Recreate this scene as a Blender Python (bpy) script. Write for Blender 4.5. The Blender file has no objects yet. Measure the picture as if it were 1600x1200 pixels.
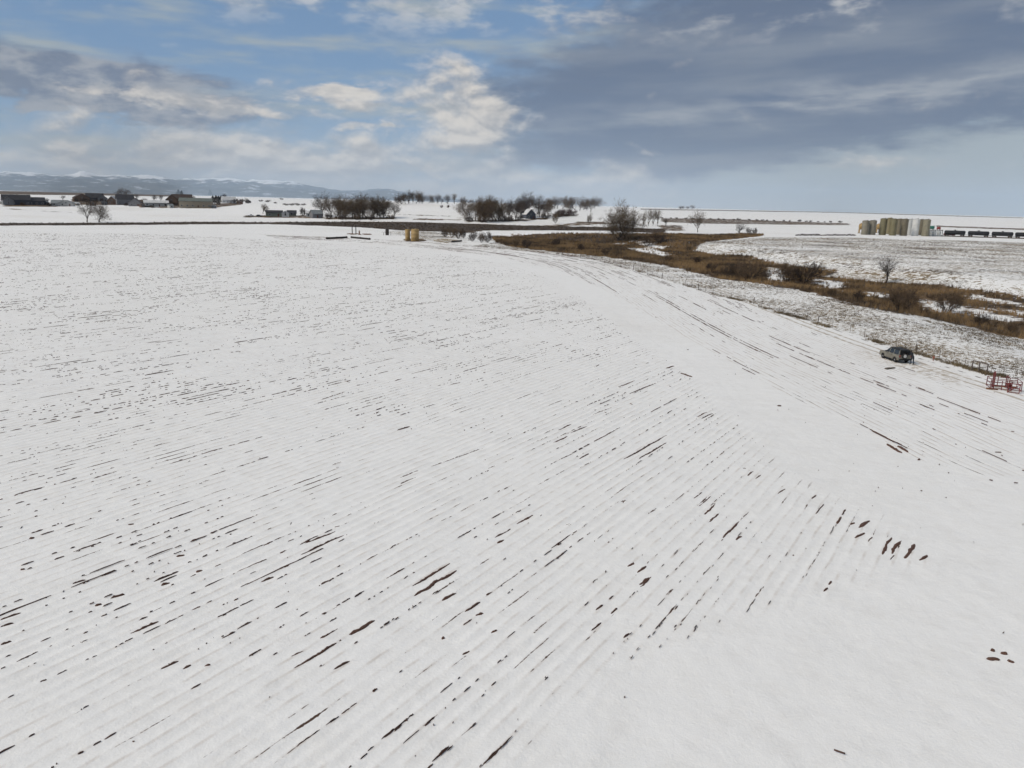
import bpy, bmesh, math, random
import numpy as np
from mathutils import Vector, Matrix

random.seed(7)
rng = np.random.default_rng(11)
SC = bpy.context.scene
COL = SC.collection
R = math.radians

# ---------------------------------------------------------------- camera
FPX, EYE = 1200.0, 18.0
PITCH, ROLL = math.atan(282.3 / FPX), R(1.46)
FW = np.array([0, math.cos(PITCH), -math.sin(PITCH)])
U0 = np.array([0, math.sin(PITCH), math.cos(PITCH)])
R0 = np.array([1.0, 0, 0])
RT = R0 * math.cos(ROLL) + U0 * math.sin(ROLL)
UP = U0 * math.cos(ROLL) - R0 * math.sin(ROLL)
cam_d = bpy.data.cameras.new('camera')
cam_d.sensor_width = 36
cam_d.lens = 36 * FPX / 1600
cam_d.clip_start, cam_d.clip_end = 0.5, 200000
cam = bpy.data.objects.new('camera', cam_d)
COL.objects.link(cam)
cam.matrix_world = Matrix(((RT[0], UP[0], -FW[0], 0), (RT[1], UP[1], -FW[1], 0), (RT[2], UP[2], -FW[2], EYE), (0, 0, 0, 1)))
SC.camera = cam

# ---------------------------------------------------------------- exposure, sun, sky
SC.view_settings.view_transform = 'Standard'
SC.view_settings.look = 'None'
SC.view_settings.exposure = 0.2
SC.view_settings.gamma = 1
SC.cycles.volume_bounces = 1
SC.cycles.max_bounces = 3
SC.cycles.use_adaptive_sampling = True
SC.cycles.adaptive_threshold = 0.025
SC.cycles.adaptive_min_samples = 24
SC.cycles.diffuse_bounces = 2
SUN_EL, SUN_AZ = R(45), R(-115)          # azimuth clockwise from +Y: from behind the left shoulder
sun_d = bpy.data.lights.new('sun', 'SUN')
sun_d.energy = 2.3
sun_d.angle = R(28)
sun_d.color = (1.0, 0.905, 0.765)
sun = bpy.data.objects.new('sun', sun_d)
COL.objects.link(sun)
sdir = Vector((math.sin(SUN_AZ) * math.cos(SUN_EL), math.cos(SUN_AZ) * math.cos(SUN_EL), math.sin(SUN_EL)))
sun.rotation_euler = (-sdir).to_track_quat('-Z', 'Y').to_euler()
sun.location = (0, 0, 60)


class NT:
    """tiny node-tree expression helper"""
    def __init__(s, tree):
        s.t = tree
        s.n = tree.nodes
        s.l = tree.links

    def put(s, sock, v):
        if isinstance(v, bpy.types.NodeSocket):
            s.l.new(v, sock)
        elif v is not None:
            if isinstance(v, (tuple, list)) and len(v) == 3 and sock.type == 'RGBA':
                v = (*v, 1)
            sock.default_value = v

    def m(s, op, a, b=None, c=None, clamp=False):
        n = s.n.new('ShaderNodeMath')
        n.operation = op
        n.use_clamp = clamp
        for i, v in enumerate((a, b, c)):
            s.put(n.inputs[i], v)
        return n.outputs[0]

    def add(s, *a):
        r = a[0]
        for b in a[1:]:
            r = s.m('ADD', r, b)
        return r

    def mul(s, *a):
        r = a[0]
        for b in a[1:]:
            r = s.m('MULTIPLY', r, b)
        return r

    def sub(s, a, b):
        return s.m('SUBTRACT', a, b)

    def ss(s, a, b, x):
        """smoothstep of x between a and b (a may exceed b)"""
        n = s.n.new('ShaderNodeMapRange')
        n.interpolation_type = 'SMOOTHSTEP'
        inv = isinstance(a, (int, float)) and isinstance(b, (int, float)) and a > b
        s.put(n.inputs['Value'], x)
        s.put(n.inputs['From Min'], b if inv else a)
        s.put(n.inputs['From Max'], a if inv else b)
        n.inputs['To Min'].default_value = 1.0 if inv else 0.0
        n.inputs['To Max'].default_value = 0.0 if inv else 1.0
        return n.outputs['Result']

    def noise(s, vec, scale, detail=3, rough=0.55, dist=0.0):
        n = s.n.new('ShaderNodeTexNoise')
        if vec is not None:
            s.put(n.inputs['Vector'], vec)
        s.put(n.inputs['Scale'], scale)
        n.inputs['Detail'].default_value = detail
        n.inputs['Roughness'].default_value = rough
        n.inputs['Distortion'].default_value = dist
        return n.outputs[0]

    def comb(s, x, y, z=0.0):
        n = s.n.new('ShaderNodeCombineXYZ')
        for i, v in enumerate((x, y, z)):
            s.put(n.inputs[i], v)
        return n.outputs[0]

    def sep(s, v):
        n = s.n.new('ShaderNodeSeparateXYZ')
        s.put(n.inputs[0], v)
        return n.outputs

    def mix(s, f, a, b):
        n = s.n.new('ShaderNodeMix')
        n.data_type = 'RGBA'
        s.put(n.inputs[0], f)
        s.put(n.inputs[6], a)
        s.put(n.inputs[7], b)
        return n.outputs[2]

    def attr(s, name):
        n = s.n.new('ShaderNodeAttribute')
        n.attribute_name = name
        return n.outputs['Fac']

    def pos(s):
        return s.n.new('ShaderNodeNewGeometry').outputs['Position']

    def obj(s):
        return s.n.new('ShaderNodeTexCoord').outputs['Object']

    def gauss(s, a, e, a0, e0, sa, se, tilt=0.0):
        da = s.sub(a, a0)
        de = s.sub(e, e0)
        if tilt:
            de = s.sub(de, s.mul(da, tilt))
        q = s.add(s.m('POWER', s.m('ABSOLUTE', s.m('DIVIDE', da, sa)), 2.0), s.m('POWER', s.m('ABSOLUTE', s.m('DIVIDE', de, se)), 2.0))
        return s.m('EXPONENT', s.mul(q, -1.0))


def build_sky():
    w = bpy.data.worlds.new('World')
    SC.world = w
    w.use_nodes = True
    w.cycles.sampling_method = 'MANUAL'
    w.cycles.sample_map_resolution = 512
    t = w.node_tree
    t.nodes.clear()
    k = NT(t)
    out = t.nodes.new('ShaderNodeOutputWorld')
    bg = t.nodes.new('ShaderNodeBackground')
    sky = t.nodes.new('ShaderNodeTexSky')
    sky.sky_type = 'NISHITA'
    sky.sun_disc = False
    sky.sun_elevation = SUN_EL
    sky.sun_rotation = SUN_AZ
    sky.altitude = 1500
    sky.air_density = 1.0
    sky.dust_density = 1.0
    sc = t.nodes.new('ShaderNodeVectorMath')
    sc.operation = 'SCALE'
    t.links.new(sky.outputs[0], sc.inputs[0])
    sc.inputs['Scale'].default_value = 0.085
    blue = k.mix(0.6, sc.outputs[0], (0.14, 0.27, 0.475))
    d = t.nodes.new('ShaderNodeTexCoord').outputs['Generated']
    x, y, z = k.sep(d)
    az = k.mul(k.m('ARCTAN2', x, y), 57.2958)
    el = k.mul(k.m('ARCSINE', z), 57.2958)
    flat = k.comb(x, y, k.mul(z, 2.6))           # clouds seen low over the land are drawn out sideways
    flat5 = k.comb(x, y, k.mul(z, 6.0))
    n1 = k.noise(flat, 6.0, 4, 0.6)
    n2 = k.noise(flat, 20.0, 5, 0.6)
    n3 = k.noise(flat5, 7.0, 4, 0.55)
    wa = k.add(az, k.mul(k.sub(n1, 0.5), 14.0), k.mul(k.sub(n2, 0.5), 6.0))
    we = k.add(el, k.mul(k.sub(n3, 0.5), 3.6), k.mul(k.sub(n2, 0.5), 2.4))
    c = blue
    # thin high veil, thicker to the right
    veil = k.ss(0.44, 0.74, k.add(n3, k.mul(k.ss(-2, 22, az), 0.20), k.mul(k.ss(6, 1, el), 0.12)))
    c = k.mix(k.mul(veil, 0.85), c, (0.37, 0.41, 0.415))
    # long grey slab of stratus, running on overhead and to the right
    low = k.add(1.9, k.mul(k.ss(10, 34, az), 3.3))
    slab_e = k.ss(-0.5, 1.1, k.sub(we, low))
    slab_a = k.ss(-8.0, 2.5, k.add(wa, k.mul(k.sub(n2, 0.5), 8.0), k.mul(k.ss(7.0, 13.0, el), -9.0)))
    back = k.ss(170, 110, k.m('ABSOLUTE', az))
    slab = k.mul(slab_e, slab_a, k.add(0.35, k.mul(back, 0.65)))
    streak = k.noise(k.comb(k.add(x, k.mul(z, -3.0)), y, k.mul(z, 6.5)), 4.0, 4, 0.5)
    grey = k.mix(k.ss(0.40, 0.68, streak), (0.10, 0.14, 0.225), (0.185, 0.22, 0.285))
    wisp = k.mul(k.gauss(wa, we, 22.0, 7.4, 17.0, 0.75, 0.09), k.ss(0.3, 0.6, n3))
    grey = k.mix(k.mul(wisp, 0.9), grey, (0.38, 0.40, 0.43))
    c = k.mix(k.mul(slab, 0.95), c, grey)
    # second dark bank to the left
    lb = k.gauss(wa, we, -29.0, 6.6, 14.0, 2.2, -0.10)
    lb = k.ss(0.26, 0.60, k.add(lb, k.mul(k.sub(n2, 0.5), 0.7)))
    c = k.mix(k.mul(lb, 0.92), c, k.mix(k.ss(0.40, 0.66, n2), (0.15, 0.185, 0.26), (0.34, 0.355, 0.385)))
    # broken cloud higher up
    hi = k.mul(k.ss(9.5, 14, el), k.ss(0.47, 0.64, k.add(n1, k.mul(k.sub(n2, 0.5), 0.5))))
    c = k.mix(k.mul(hi, 0.85), c, k.mix(k.ss(0.38, 0.65, n2), (0.28, 0.305, 0.35), (0.62, 0.615, 0.60)))
    # lit cumulus
    def mx(*a):
        r = a[0]
        for b2 in a[1:]:
            r = k.m('MAXIMUM', r, b2)
        return r
    ca = k.add(az, k.mul(k.sub(n1, 0.5), 9.0), k.mul(k.sub(n2, 0.5), 7.0))
    ce = k.add(el, k.mul(k.sub(n3, 0.5), 2.2), k.mul(k.sub(n2, 0.5), 2.2))
    cu_m = mx(k.mul(k.gauss(ca, ce, -18.0, 2.0, 20.0, 2.3), 1.05), k.mul(k.gauss(ca, ce, -4.6, 5.9, 4.8, 3.0, -0.2), 1.0), k.mul(k.gauss(ca, ce, -13.5, 6.9, 5.0, 0.7, 0.02), 0.9),
              k.mul(k.gauss(ca, ce, -21.0, 6.1, 8.0, 0.8, -0.13), 0.85), k.mul(k.gauss(ca, ce, 3.0, 1.4, 18.0, 1.4), 0.7), k.mul(k.gauss(ca, ce, -10.0, 4.9, 2.5, 0.5), 0.7), k.mul(k.gauss(ca, ce, 24.0, 3.2, 9.0, 0.6, 0.02), 0.55))
    cn = k.noise(k.comb(x, y, k.mul(z, 2.0)), 11.0, 5, 0.56, 0.2)
    cn2 = k.noise(k.comb(k.add(x, -0.004), y, k.mul(k.add(z, 0.007), 2.0)), 11.0, 5, 0.56, 0.2)
    cu = k.ss(0.16, 0.66, k.add(k.mul(cu_m, 0.72), k.mul(k.sub(cn, 0.5), 1.5)))
    shade = k.ss(-0.11, 0.12, k.add(k.sub(cn, cn2), k.mul(k.sub(el, 3.2), 0.006)))
    cc = k.mix(shade, (0.38, 0.375, 0.375), (0.74, 0.68, 0.60))
    c = k.mix(k.mul(cu, 0.93), c, cc)
    # the air near the horizon
    hz = k.m('EXPONENT', k.mul(k.m('MAXIMUM', el, 0.0), -0.80))
    c = k.mix(k.mul(hz, 0.85), c, k.mix(k.ss(4, 26, az), (0.55, 0.52, 0.48), (0.47, 0.465, 0.42)))
    t.links.new(c, bg.inputs[0])
    bg.inputs[1].default_value = 0.87
    t.links.new(bg.outputs[0], out.inputs[0])


build_sky()

# ---------------------------------------------------------------- projection helpers (photo pixel <-> ground)
def ray(px, py):
    return FW * FPX + RT * (px - 800.0) - UP * (py - 600.0)


def plane(px, py, z=0.0):
    d = ray(px, py)
    t = (z - EYE) / d[2]
    return np.array([d[0] * t, d[1] * t])


def sstep(a, b, x):
    t = np.clip((np.asarray(x, float) - a) / (b - a), 0, 1)
    return t * t * (3 - 2 * t)


def vnoise(x, y, seed=0):
    x = np.asarray(x, float)
    y = np.asarray(y, float)
    xi = np.floor(x).astype(np.int64)
    yi = np.floor(y).astype(np.int64)
    fx, fy = x - xi, y - yi
    fx = fx * fx * (3 - 2 * fx)
    fy = fy * fy * (3 - 2 * fy)

    def hsh(a, b):
        h = (a * 374761393 + b * 668265263 + seed * 1442695041) & 0xffffffff
        h = ((h ^ (h >> 13)) * 1274126177) & 0xffffffff
        return ((h ^ (h >> 16)) & 0xffff) / 65535.0
    a = hsh(xi, yi) * (1 - fx) + hsh(xi + 1, yi) * fx
    b = hsh(xi, yi + 1) * (1 - fx) + hsh(xi + 1, yi + 1) * fx
    return a * (1 - fy) + b * fy


def fbm(x, y, seed=0, o=4):
    r, a, s = 0, 0.5, 0
    for i in range(o):
        r = r + a * vnoise(x * 2 ** i, y * 2 ** i, seed + i)
        s += a
        a *= 0.5
    return r / s


def polydist(P, Q, arc=False):
    """distance of points P (n,2) to polyline Q; arc: also the signed side and the arc length"""
    best = np.full(len(P), 1e18)
    side = np.zeros(len(P))
    along = np.zeros(len(P))
    acc = 0.0
    for i in range(len(Q) - 1):
        a, b = Q[i], Q[i + 1]
        ab = b - a
        L = math.hypot(*ab)
        t = np.clip(((P - a) @ ab) / (L * L), 0, 1)
        dx = P[:, 0] - (a[0] + t * ab[0])
        dy = P[:, 1] - (a[1] + t * ab[1])
        d = dx * dx + dy * dy
        m = d < best
        best = np.where(m, d, best)
        if arc:
            side = np.where(m, np.sign(ab[0] * (P[:, 1] - a[1]) - ab[1] * (P[:, 0] - a[0])), side)
            along = np.where(m, acc + t * L, along)
        acc += L
    best = np.sqrt(best)
    return (best, side, along) if arc else best


def inside(P, Q):
    x, y = P[:, 0], P[:, 1]
    c = np.zeros(len(P), bool)
    n = len(Q)
    for i in range(n):
        x1, y1 = Q[i]
        x2, y2 = Q[(i + 1) % n]
        if y1 == y2:
            continue
        m = ((y1 > y) != (y2 > y)) & (x < (x2 - x1) * (y - y1) / (y2 - y1) + x1)
        c ^= m
    return c


def smooth_line(Q, k=8):
    Q = np.array(Q, float)
    P = np.vstack([2 * Q[0] - Q[1], Q, 2 * Q[-1] - Q[-2]])
    o = []
    for i in range(1, len(P) - 2):
        p0, p1, p2, p3 = P[i - 1:i + 3]
        for j in range(k):
            t = j / k
            o.append(0.5 * (2 * p1 + (p2 - p0) * t + (2 * p0 - 5 * p1 + 4 * p2 - p3) * t * t + (3 * p1 - p0 - 3 * p2 + p3) * t ** 3))
    o.append(P[-2])
    return np.array(o)


# ---------------------------------------------------------------- relief
CREEK = smooth_line([plane(x, y, -4) for x, y in [(2150, 640), (1850, 560), (1600, 497), (1400, 462), (1200, 424), (1100, 405), (1000, 390), (900, 382), (800, 376)]], 4)


def height(x, y):
    x = np.atleast_1d(np.asarray(x, float))
    y = np.atleast_1d(np.asarray(y, float))
    P = np.stack([x, y], 1)
    z = np.zeros(len(P))
    near = (y > 20) & (y < 700) & (x > -80) & (x < 500)
    if near.any():
        d = polydist(P[near], CREEK)
        z[near] -= 4.0 * (1 - sstep(16, 44, d))
    z += 12.5 * np.exp(-((x + 70) / 190) ** 2 - ((y - 830) / 150) ** 2)
    z += 7.0 * sstep(430, 950, y) * sstep(60, -260, x)
    far = sstep(380, 1200, np.hypot(x, y))
    z += far * (fbm(x / 260.0, y / 260.0, 3) - 0.5) * 3.0
    return z


def hz(x, y):
    return float(height(x, y)[0])


def ground(px, py):
    """first hit of the photo ray with the relief -> x, y, z"""
    d = ray(px, py)
    d = d / np.linalg.norm(d)
    lo, hi = 15.0, 60000.0
    for n in (420, 24, 24, 24):
        ts = np.geomspace(lo, hi, n) if n > 100 else np.linspace(lo, hi, n)
        below = EYE + d[2] * ts < height(d[0] * ts, d[1] * ts)
        k = int(np.argmax(below)) if below.any() else n - 1
        lo, hi = ts[max(k - 1, 0)], ts[k]
    return np.array([d[0] * hi, d[1] * hi, hz(d[0] * hi, d[1] * hi)])


def gxy(L):
    return np.array([ground(x, y)[:2] for x, y in L])


def mpp(p):
    """metres per photo pixel at a ground point"""
    return float((np.array([p[0], p[1], p[2] - EYE])) @ FW) / FPX


# ---------------------------------------------------------------- zones of the land
ROW_AZ = R(32.76)
ROW_V = np.array([math.sin(ROW_AZ), math.cos(ROW_AZ)])
ROW_U = np.array([math.cos(ROW_AZ), -math.sin(ROW_AZ)])
ROW_W = 0.70
EDGE_E = [(1600, 531), (1520, 512), (1462, 499), (1409, 490), (1347, 480), (1306, 468), (1230, 450), (1160, 440), (1130, 437), (1060, 420), (1000, 409), (950, 402), (860, 393), (800, 386), (775, 379)]
FENCE = [(1900, 665), (1740, 625), (1600, 594), (1545, 585), (1515, 576), (1460, 561), (1374, 536), (1336, 522), (1286, 509), (1247, 496), (1215, 489), (1168, 472), (1130, 464), (1060, 443), (990, 422), (930, 406), (870, 397), (800, 390), (740, 384)]
ROW_END = [(760, 1330), (850, 1120), (960, 1050), (1130, 985), (1300, 925), (1400, 895), (1478, 884), (1450, 868), (1425, 850), (1359, 811), (1294, 778), (1228, 748), (1189, 692), (1149, 660), (1114, 638), (1084, 590), (1005, 541), (960, 505), (915, 470), (870, 440), (800, 414), (700, 397), (600, 386), (300, 368), (0, 359)]
HEAD_IN = [(1560, 745), (1434, 718), (1359, 675), (1285, 644), (1206, 605), (1154, 572), (1092, 539), (1027, 502), (947, 454), (884, 426), (859, 420), (781, 401), (712, 393), (600, 381), (440, 374)]
TRACK = smooth_line(gxy([(1900, 720), (1700, 652), (1500, 588), (1400, 563), (1300, 524), (1200, 483), (1100, 446), (1000, 414), (920, 400), (840, 391), (760, 384), (660, 378), (560, 372), (400, 366)]))
_d = np.concatenate([[0], np.cumsum(np.hypot(*np.diff(TRACK, axis=0).T))])
_s = np.arange(0, _d[-1], 2.0)
_q = np.stack([np.interp(_s, _d, TRACK[:, 0]), np.interp(_s, _d, TRACK[:, 1])], 1)
for _ in range(3):                                   # a tractor draws an even curve
    _q = np.stack([np.convolve(np.pad(_q[:, c], 9, mode='reflect', reflect_type='odd'), np.ones(19) / 19, 'valid') for c in (0, 1)], 1)
TRACK = _q[::3]
Z_ROW = np.vstack([gxy(ROW_END), [(-420, 300), (-420, 5), (-60, 5), (-8, 6)]])
Z_FENCE = gxy(FENCE)
Z_E = gxy(EDGE_E)
E_OUT = np.array([Z_E[0] + (Z_E[0] - Z_E[1]) * 2.5])
Z_STRIP = np.vstack([Z_FENCE, Z_E[::-1], E_OUT])
Z_MARSH = np.vstack([E_OUT, gxy(EDGE_E + [(768, 371), (800, 366), (860, 365), (950, 366), (1044, 365), (1109, 367), (1160, 365), (1195, 366), (1190, 369), (1094, 382), (1086, 391), (1110, 397), (1171, 399), (1198, 408), (1247, 417), (1283, 419), (1309, 424), (1283, 432), (1336, 436), (1394, 442), (1453, 444), (1509, 451), (1600, 464), (1740, 492)])])
Z_HILL = gxy([(1740, 492), (1600, 464), (1509, 451), (1453, 444), (1394, 442), (1336, 436), (1283, 432), (1309, 424), (1283, 419), (1247, 417), (1198, 408), (1171, 399), (1110, 397), (1086, 391), (1094, 382), (1190, 371), (1330, 371), (1480, 375), (1600, 379), (1760, 384)])
SNOW_IN = [[(1195, 418), (1228, 420), (1226, 440), (1200, 441)], [(1271, 436), (1322, 441), (1310, 453), (1275, 448)], [(1350, 456), (1391, 459), (1391, 466), (1355, 462)], [(1435, 465), (1480, 470), (1522, 485), (1490, 491), (1440, 482)],
           [(1497, 477), (1600, 498), (1600, 507), (1540, 501)], [(982, 373), (1010, 377), (1040, 386), (1038, 390), (1000, 384)], [(978, 387), (1020, 388), (1050, 398), (1040, 403), (1000, 396)], [(1515, 460), (1600, 474), (1600, 480), (1520, 468)], [(1540, 474), (1600, 488), (1600, 493), (1545, 482)], [(960, 380), (975, 381), (975, 383), (960, 382)]]
Z_SNOW = [gxy(q) for q in SNOW_IN]
Z_CANAL = gxy([(-60, 349), (0, 348.5), (150, 348), (300, 346.5), (420, 347), (560, 346), (640, 347), (740, 350), (860, 353), (950, 355), (1040, 358), (1040, 365), (950, 360.5), (860, 360), (760, 360), (735, 364), (700, 363), (640, 361), (560, 355), (420, 350), (300, 350.5), (150, 352), (0, 352.5), (-60, 353)])
Z_ROAD = [gxy(q) for q in ([(1030, 341), (1130, 342), (1330, 349), (1330, 352), (1130, 350), (1030, 347)], [(1460, 352), (1600, 357), (1740, 362), (1740, 365), (1600, 359.5), (1460, 354.5)],
                           [(1000, 326), (1300, 331), (1600, 340), (1600, 341), (1300, 332.3), (1000, 327.5)], [(545, 331), (700, 337), (735, 340), (735, 341.5), (700, 339), (545, 333)],
                           [(640, 341), (720, 342), (735, 345), (640, 344)], [(10, 325), (57, 328.5), (57, 330), (10, 327)], [(60, 329), (190, 334), (190, 335), (60, 330.5)],
                           [(735, 352), (800, 353), (880, 350), (900, 346), (960, 346), (960, 350), (880, 354), (800, 356)], [(1020, 351), (1070, 352), (1075, 362), (1030, 360)])]
Z_STUB = [gxy(q) for q in ([(590, 362), (620, 360), (700, 364), (730, 372), (728, 381), (690, 380), (650, 372)],)]
Z_DARK = gxy([(770, 366), (860, 366), (960, 367), (1000, 372), (960, 379), (860, 378), (800, 378)])
Z_MUD = gxy([(1350, 546), (1400, 556), (1440, 567), (1506, 588), (1502, 601), (1462, 594), (1400, 574), (1350, 556)])
Z_TRASH = gxy([(630, 374), (640, 372.5), (660, 373), (668, 376), (655, 378), (634, 377)])
FAR_BROWN = gxy([(-200, 295), (0, 298.3), (110, 300.2), (230, 302.6), (290, 304.5), (290, 307.5), (230, 306.5), (110, 305), (0, 304), (-200, 301)])
Z_YARD = [gxy(q) for q in ([(0, 318), (110, 318), (110, 323), (0, 323)], [(110, 311), (230, 312), (230, 321), (110, 320)], [(226, 318), (340, 318), (380, 315), (380, 320), (330, 326), (226, 324.5)], [(375, 336), (470, 336), (510, 338), (510, 342), (380, 340)], [(505, 339), (620, 339), (620, 343), (505, 343.5)], [(725, 343), (800, 343), (860, 339), (860, 343), (800, 347), (725, 347.5)], [(860, 335), (905, 333), (905, 338), (860, 341)])]


def soft(P, Q, w):
    """0..1 across the border of polygon Q, w metres wide"""
    out = np.zeros(len(P))
    lo, hi = Q.min(0) - w, Q.max(0) + w
    m = (P[:, 0] > lo[0]) & (P[:, 0] < hi[0]) & (P[:, 1] > lo[1]) & (P[:, 1] < hi[1])
    if m.any():
        p = P[m]
        d = polydist(p, np.vstack([Q, Q[:1]])) * np.where(inside(p, Q), 1, -1)
        out[m] = np.clip(0.5 + d / w, 0, 1)
    return out


def zone_attrs(P):
    g = soft(P, Z_MARSH, 10.0)
    for q in Z_SNOW:
        g = np.minimum(g, 1 - 0.9 * soft(P, q, 13.0))
    g = np.maximum(g, soft(P, Z_CANAL, 7.0))
    for q in Z_ROAD:
        g = np.maximum(g, 0.62 * soft(P, q, 9.0))
    for q in Z_YARD:
        g = np.maximum(g, 0.70 * soft(P, q, 8.0))
    g = np.maximum(g, soft(P, Z_TRASH, 3.0))
    g = np.maximum(g, 0.8 * soft(P, FAR_BROWN, 200.0))
    w = np.maximum(0.85 * soft(P, Z_STRIP, 3.0), soft(P, Z_HILL, 10.0))
    for q in Z_STUB:
        w = np.maximum(w, soft(P, q, 5.0))
    dd, sd, al = polydist(P, TRACK, True)
    mud = soft(P, Z_MUD, 3.0)
    bank = np.maximum(soft(P, Z_CANAL, 8.0), soft(P, Z_DARK, 30.0))
    return bank, mud, soft(P, Z_ROW, 5.0), g, w, dd * np.where(sd > 0, -1, 1), al


HEAD_POLY = np.vstack([gxy(HEAD_IN), TRACK[::-1]])

# ---------------------------------------------------------------- materials
MATS = {}


def new_mat(name):
    m = bpy.data.materials.new(name)
    m.use_nodes = True
    m.node_tree.nodes.clear()
    k = NT(m.node_tree)
    o = k.n.new('ShaderNodeOutputMaterial')
    b = k.n.new('ShaderNodeBsdfPrincipled')
    k.l.new(b.outputs[0], o.inputs[0])
    MATS[name] = m
    return m, k, b


def bump(k, b, h, strength=0.5, dist=0.02):
    n = k.n.new('ShaderNodeBump')
    n.inputs['Strength'].default_value = strength
    n.inputs['Distance'].default_value = dist
    k.put(n.inputs['Height'], h)
    k.l.new(n.outputs[0], b.inputs['Normal'])


def simple(name, c1, c2=None, scale=4.0, rough=0.7, metal=0.0, lo=0.35, hi=0.65, bmp=0.0, spec=0.3):
    m, k, b = new_mat(name)
    p = k.obj()
    n = k.noise(p, scale, 5, 0.6)
    c2 = c2 or tuple(v * 0.72 for v in c1)
    k.put(b.inputs['Base Color'], k.mix(k.ss(lo, hi, n), c1, c2))
    b.inputs['Roughness'].default_value = rough
    b.inputs['Metallic'].default_value = metal
    b.inputs['Specular IOR Level'].default_value = spec
    if bmp:
        bump(k, b, k.noise(p, scale * 4, 4), bmp, 0.03)
    return m


def ground_material():
    m, k, b = new_mat('snowy_ground')
    P = k.pos()
    x, y, z = k.sep(P)
    row, grass, weed, hd, hs, head = (k.attr(a) for a in ('row', 'grass', 'weed', 'hd', 'hs', 'head'))
    u = k.m('DIVIDE', k.add(k.mul(x, ROW_U[0]), k.mul(y, ROW_U[1])), ROW_W)
    v = k.add(k.mul(x, ROW_V[0]), k.mul(y, ROW_V[1]))
    u = k.add(u, k.mul(k.sub(k.noise(P, 0.30, 2), 0.5), 0.34))
    cl = k.noise(P, 0.055, 3, 0.6)
    cl2 = k.noise(P, 0.28, 3, 0.6)
    fine = k.noise(P, 7.0, 4, 0.65)

    def dashes(u, v, thr, clusters, wmax):
        r = k.m('FLOOR', u)
        f = k.mul(k.m('ABSOLUTE', k.sub(k.m('FRACT', u), 0.5)), ROW_W)
        r2 = k.mul(r, 17.31)
        na = k.noise(k.comb(k.mul(v, 0.11), r2), 1.0, 2)
        nb = k.noise(k.comb(k.mul(v, 0.55), k.add(r2, 400.0)), 1.0, 3, 0.6)
        s = k.add(k.mul(na, 0.8), k.mul(nb, 0.75), k.mul(cl, clusters), k.mul(cl2, clusters * 0.7))
        w = k.mul(k.m('MAXIMUM', k.sub(s, thr), 0.0), 0.42)
        w = k.m('MINIMUM', w, wmax)
        w = k.add(w, k.mul(k.sub(fine, 0.5), 0.11))
        return k.ss(0.0, 0.022, k.sub(k.sub(w, 0.012), f)), f

    dm, f1 = dashes(u, v, 1.50, 0.75, 0.085)
    uh = k.m('DIVIDE', k.add(hd, k.mul(k.sub(k.noise(P, 0.08, 2), 0.5), 1.2)), ROW_W)
    dh, f2 = dashes(uh, hs, 1.30, 0.55, 0.07)
    rowm = k.ss(0.3, 0.75, k.add(row, k.mul(k.sub(cl2, 0.5), 0.7)))
    soil = k.m('MAXIMUM', k.mul(dm, rowm), k.mul(dh, k.ss(0.3, 0.8, head)))
    # wheel tracks along the headland
    tw = k.mul(k.sub(k.noise(P, 0.4, 2), 0.5), 0.5)
    hdj = k.add(hd, tw)
    tr = k.m('MAXIMUM', k.ss(0.34, 0.12, k.m('ABSOLUTE', k.sub(hdj, 0.8))), k.ss(0.34, 0.12, k.m('ABSOLUTE', k.add(hdj, 0.8))))
    tr = k.mul(tr, k.ss(0.32, 0.56, k.noise(P, 0.9, 4, 0.65)))
    verge = k.mul(k.ss(0.30, 0.06, k.m('ABSOLUTE', k.sub(hdj, 2.5))), k.ss(0.48, 0.60, k.noise(P, 0.6, 4, 0.65)))
    soil = k.m('MAXIMUM', soil, k.mul(verge, 0.9))
    thin = k.mul(k.ss(0.13, 0.01, f1), rowm, k.ss(0.40, 0.66, k.add(k.mul(k.noise(k.comb(k.mul(v, 0.7), k.mul(k.m('FLOOR', u), 9.7)), 1.0, 3, 0.65), 0.8), k.mul(cl, 0.2))))
    thin = k.m('MAXIMUM', thin, k.mul(k.ss(0.12, 0.01, f2), k.ss(0.3, 0.8, head), k.ss(0.42, 0.62, k.noise(k.comb(k.mul(hs, 0.2), k.mul(k.m('FLOOR', uh), 9.7)), 1.0, 3, 0.65))))
    mud = k.mul(k.attr('mud'), k.ss(0.46, 0.62, k.noise(P, 1.1, 4, 0.7)))
    # grass and weeds
    big = k.noise(P, 0.03, 4, 0.6)
    mid = k.noise(P, 0.16, 4, 0.68)
    wn = k.noise(P, 1.5, 4, 0.7)
    wn2 = k.noise(P, 0.62, 3, 0.65)
    gm = k.ss(0.45, 0.56, k.add(grass, k.mul(k.sub(mid, 0.5), 1.35), k.mul(k.sub(wn, 0.5), 0.6), k.mul(k.sub(big, 0.5), 0.5)))
    hillm = k.ss(0.88, 0.98, weed)
    wthr = k.add(k.sub(0.525, k.mul(hillm, 0.025)), k.mul(k.sub(0.5, big), 0.36), k.mul(k.sub(0.5, mid), 0.15))
    wsel = k.add(k.mul(wn, k.sub(1.0, k.mul(hillm, 0.6))), k.mul(wn2, hillm, 0.6))
    wm = k.mul(k.ss(0.0, 0.04, k.sub(wsel, wthr)), k.ss(0.2, 0.7, weed))
    tan = k.ss(0.38, 0.56, k.noise(P, 0.045, 3, 0.6))
    gcol = k.mix(k.ss(0.40, 0.60, k.noise(P, 0.05, 4, 0.65)), (0.145, 0.092, 0.046), (0.058, 0.043, 0.031))
    gcol = k.mix(k.ss(0.50, 0.72, k.noise(P, 0.5, 5, 0.7)), gcol, (0.165, 0.112, 0.06))
    gcol = k.mix(k.mul(k.attr('bank'), 0.85), gcol, (0.062, 0.045, 0.032))
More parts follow.
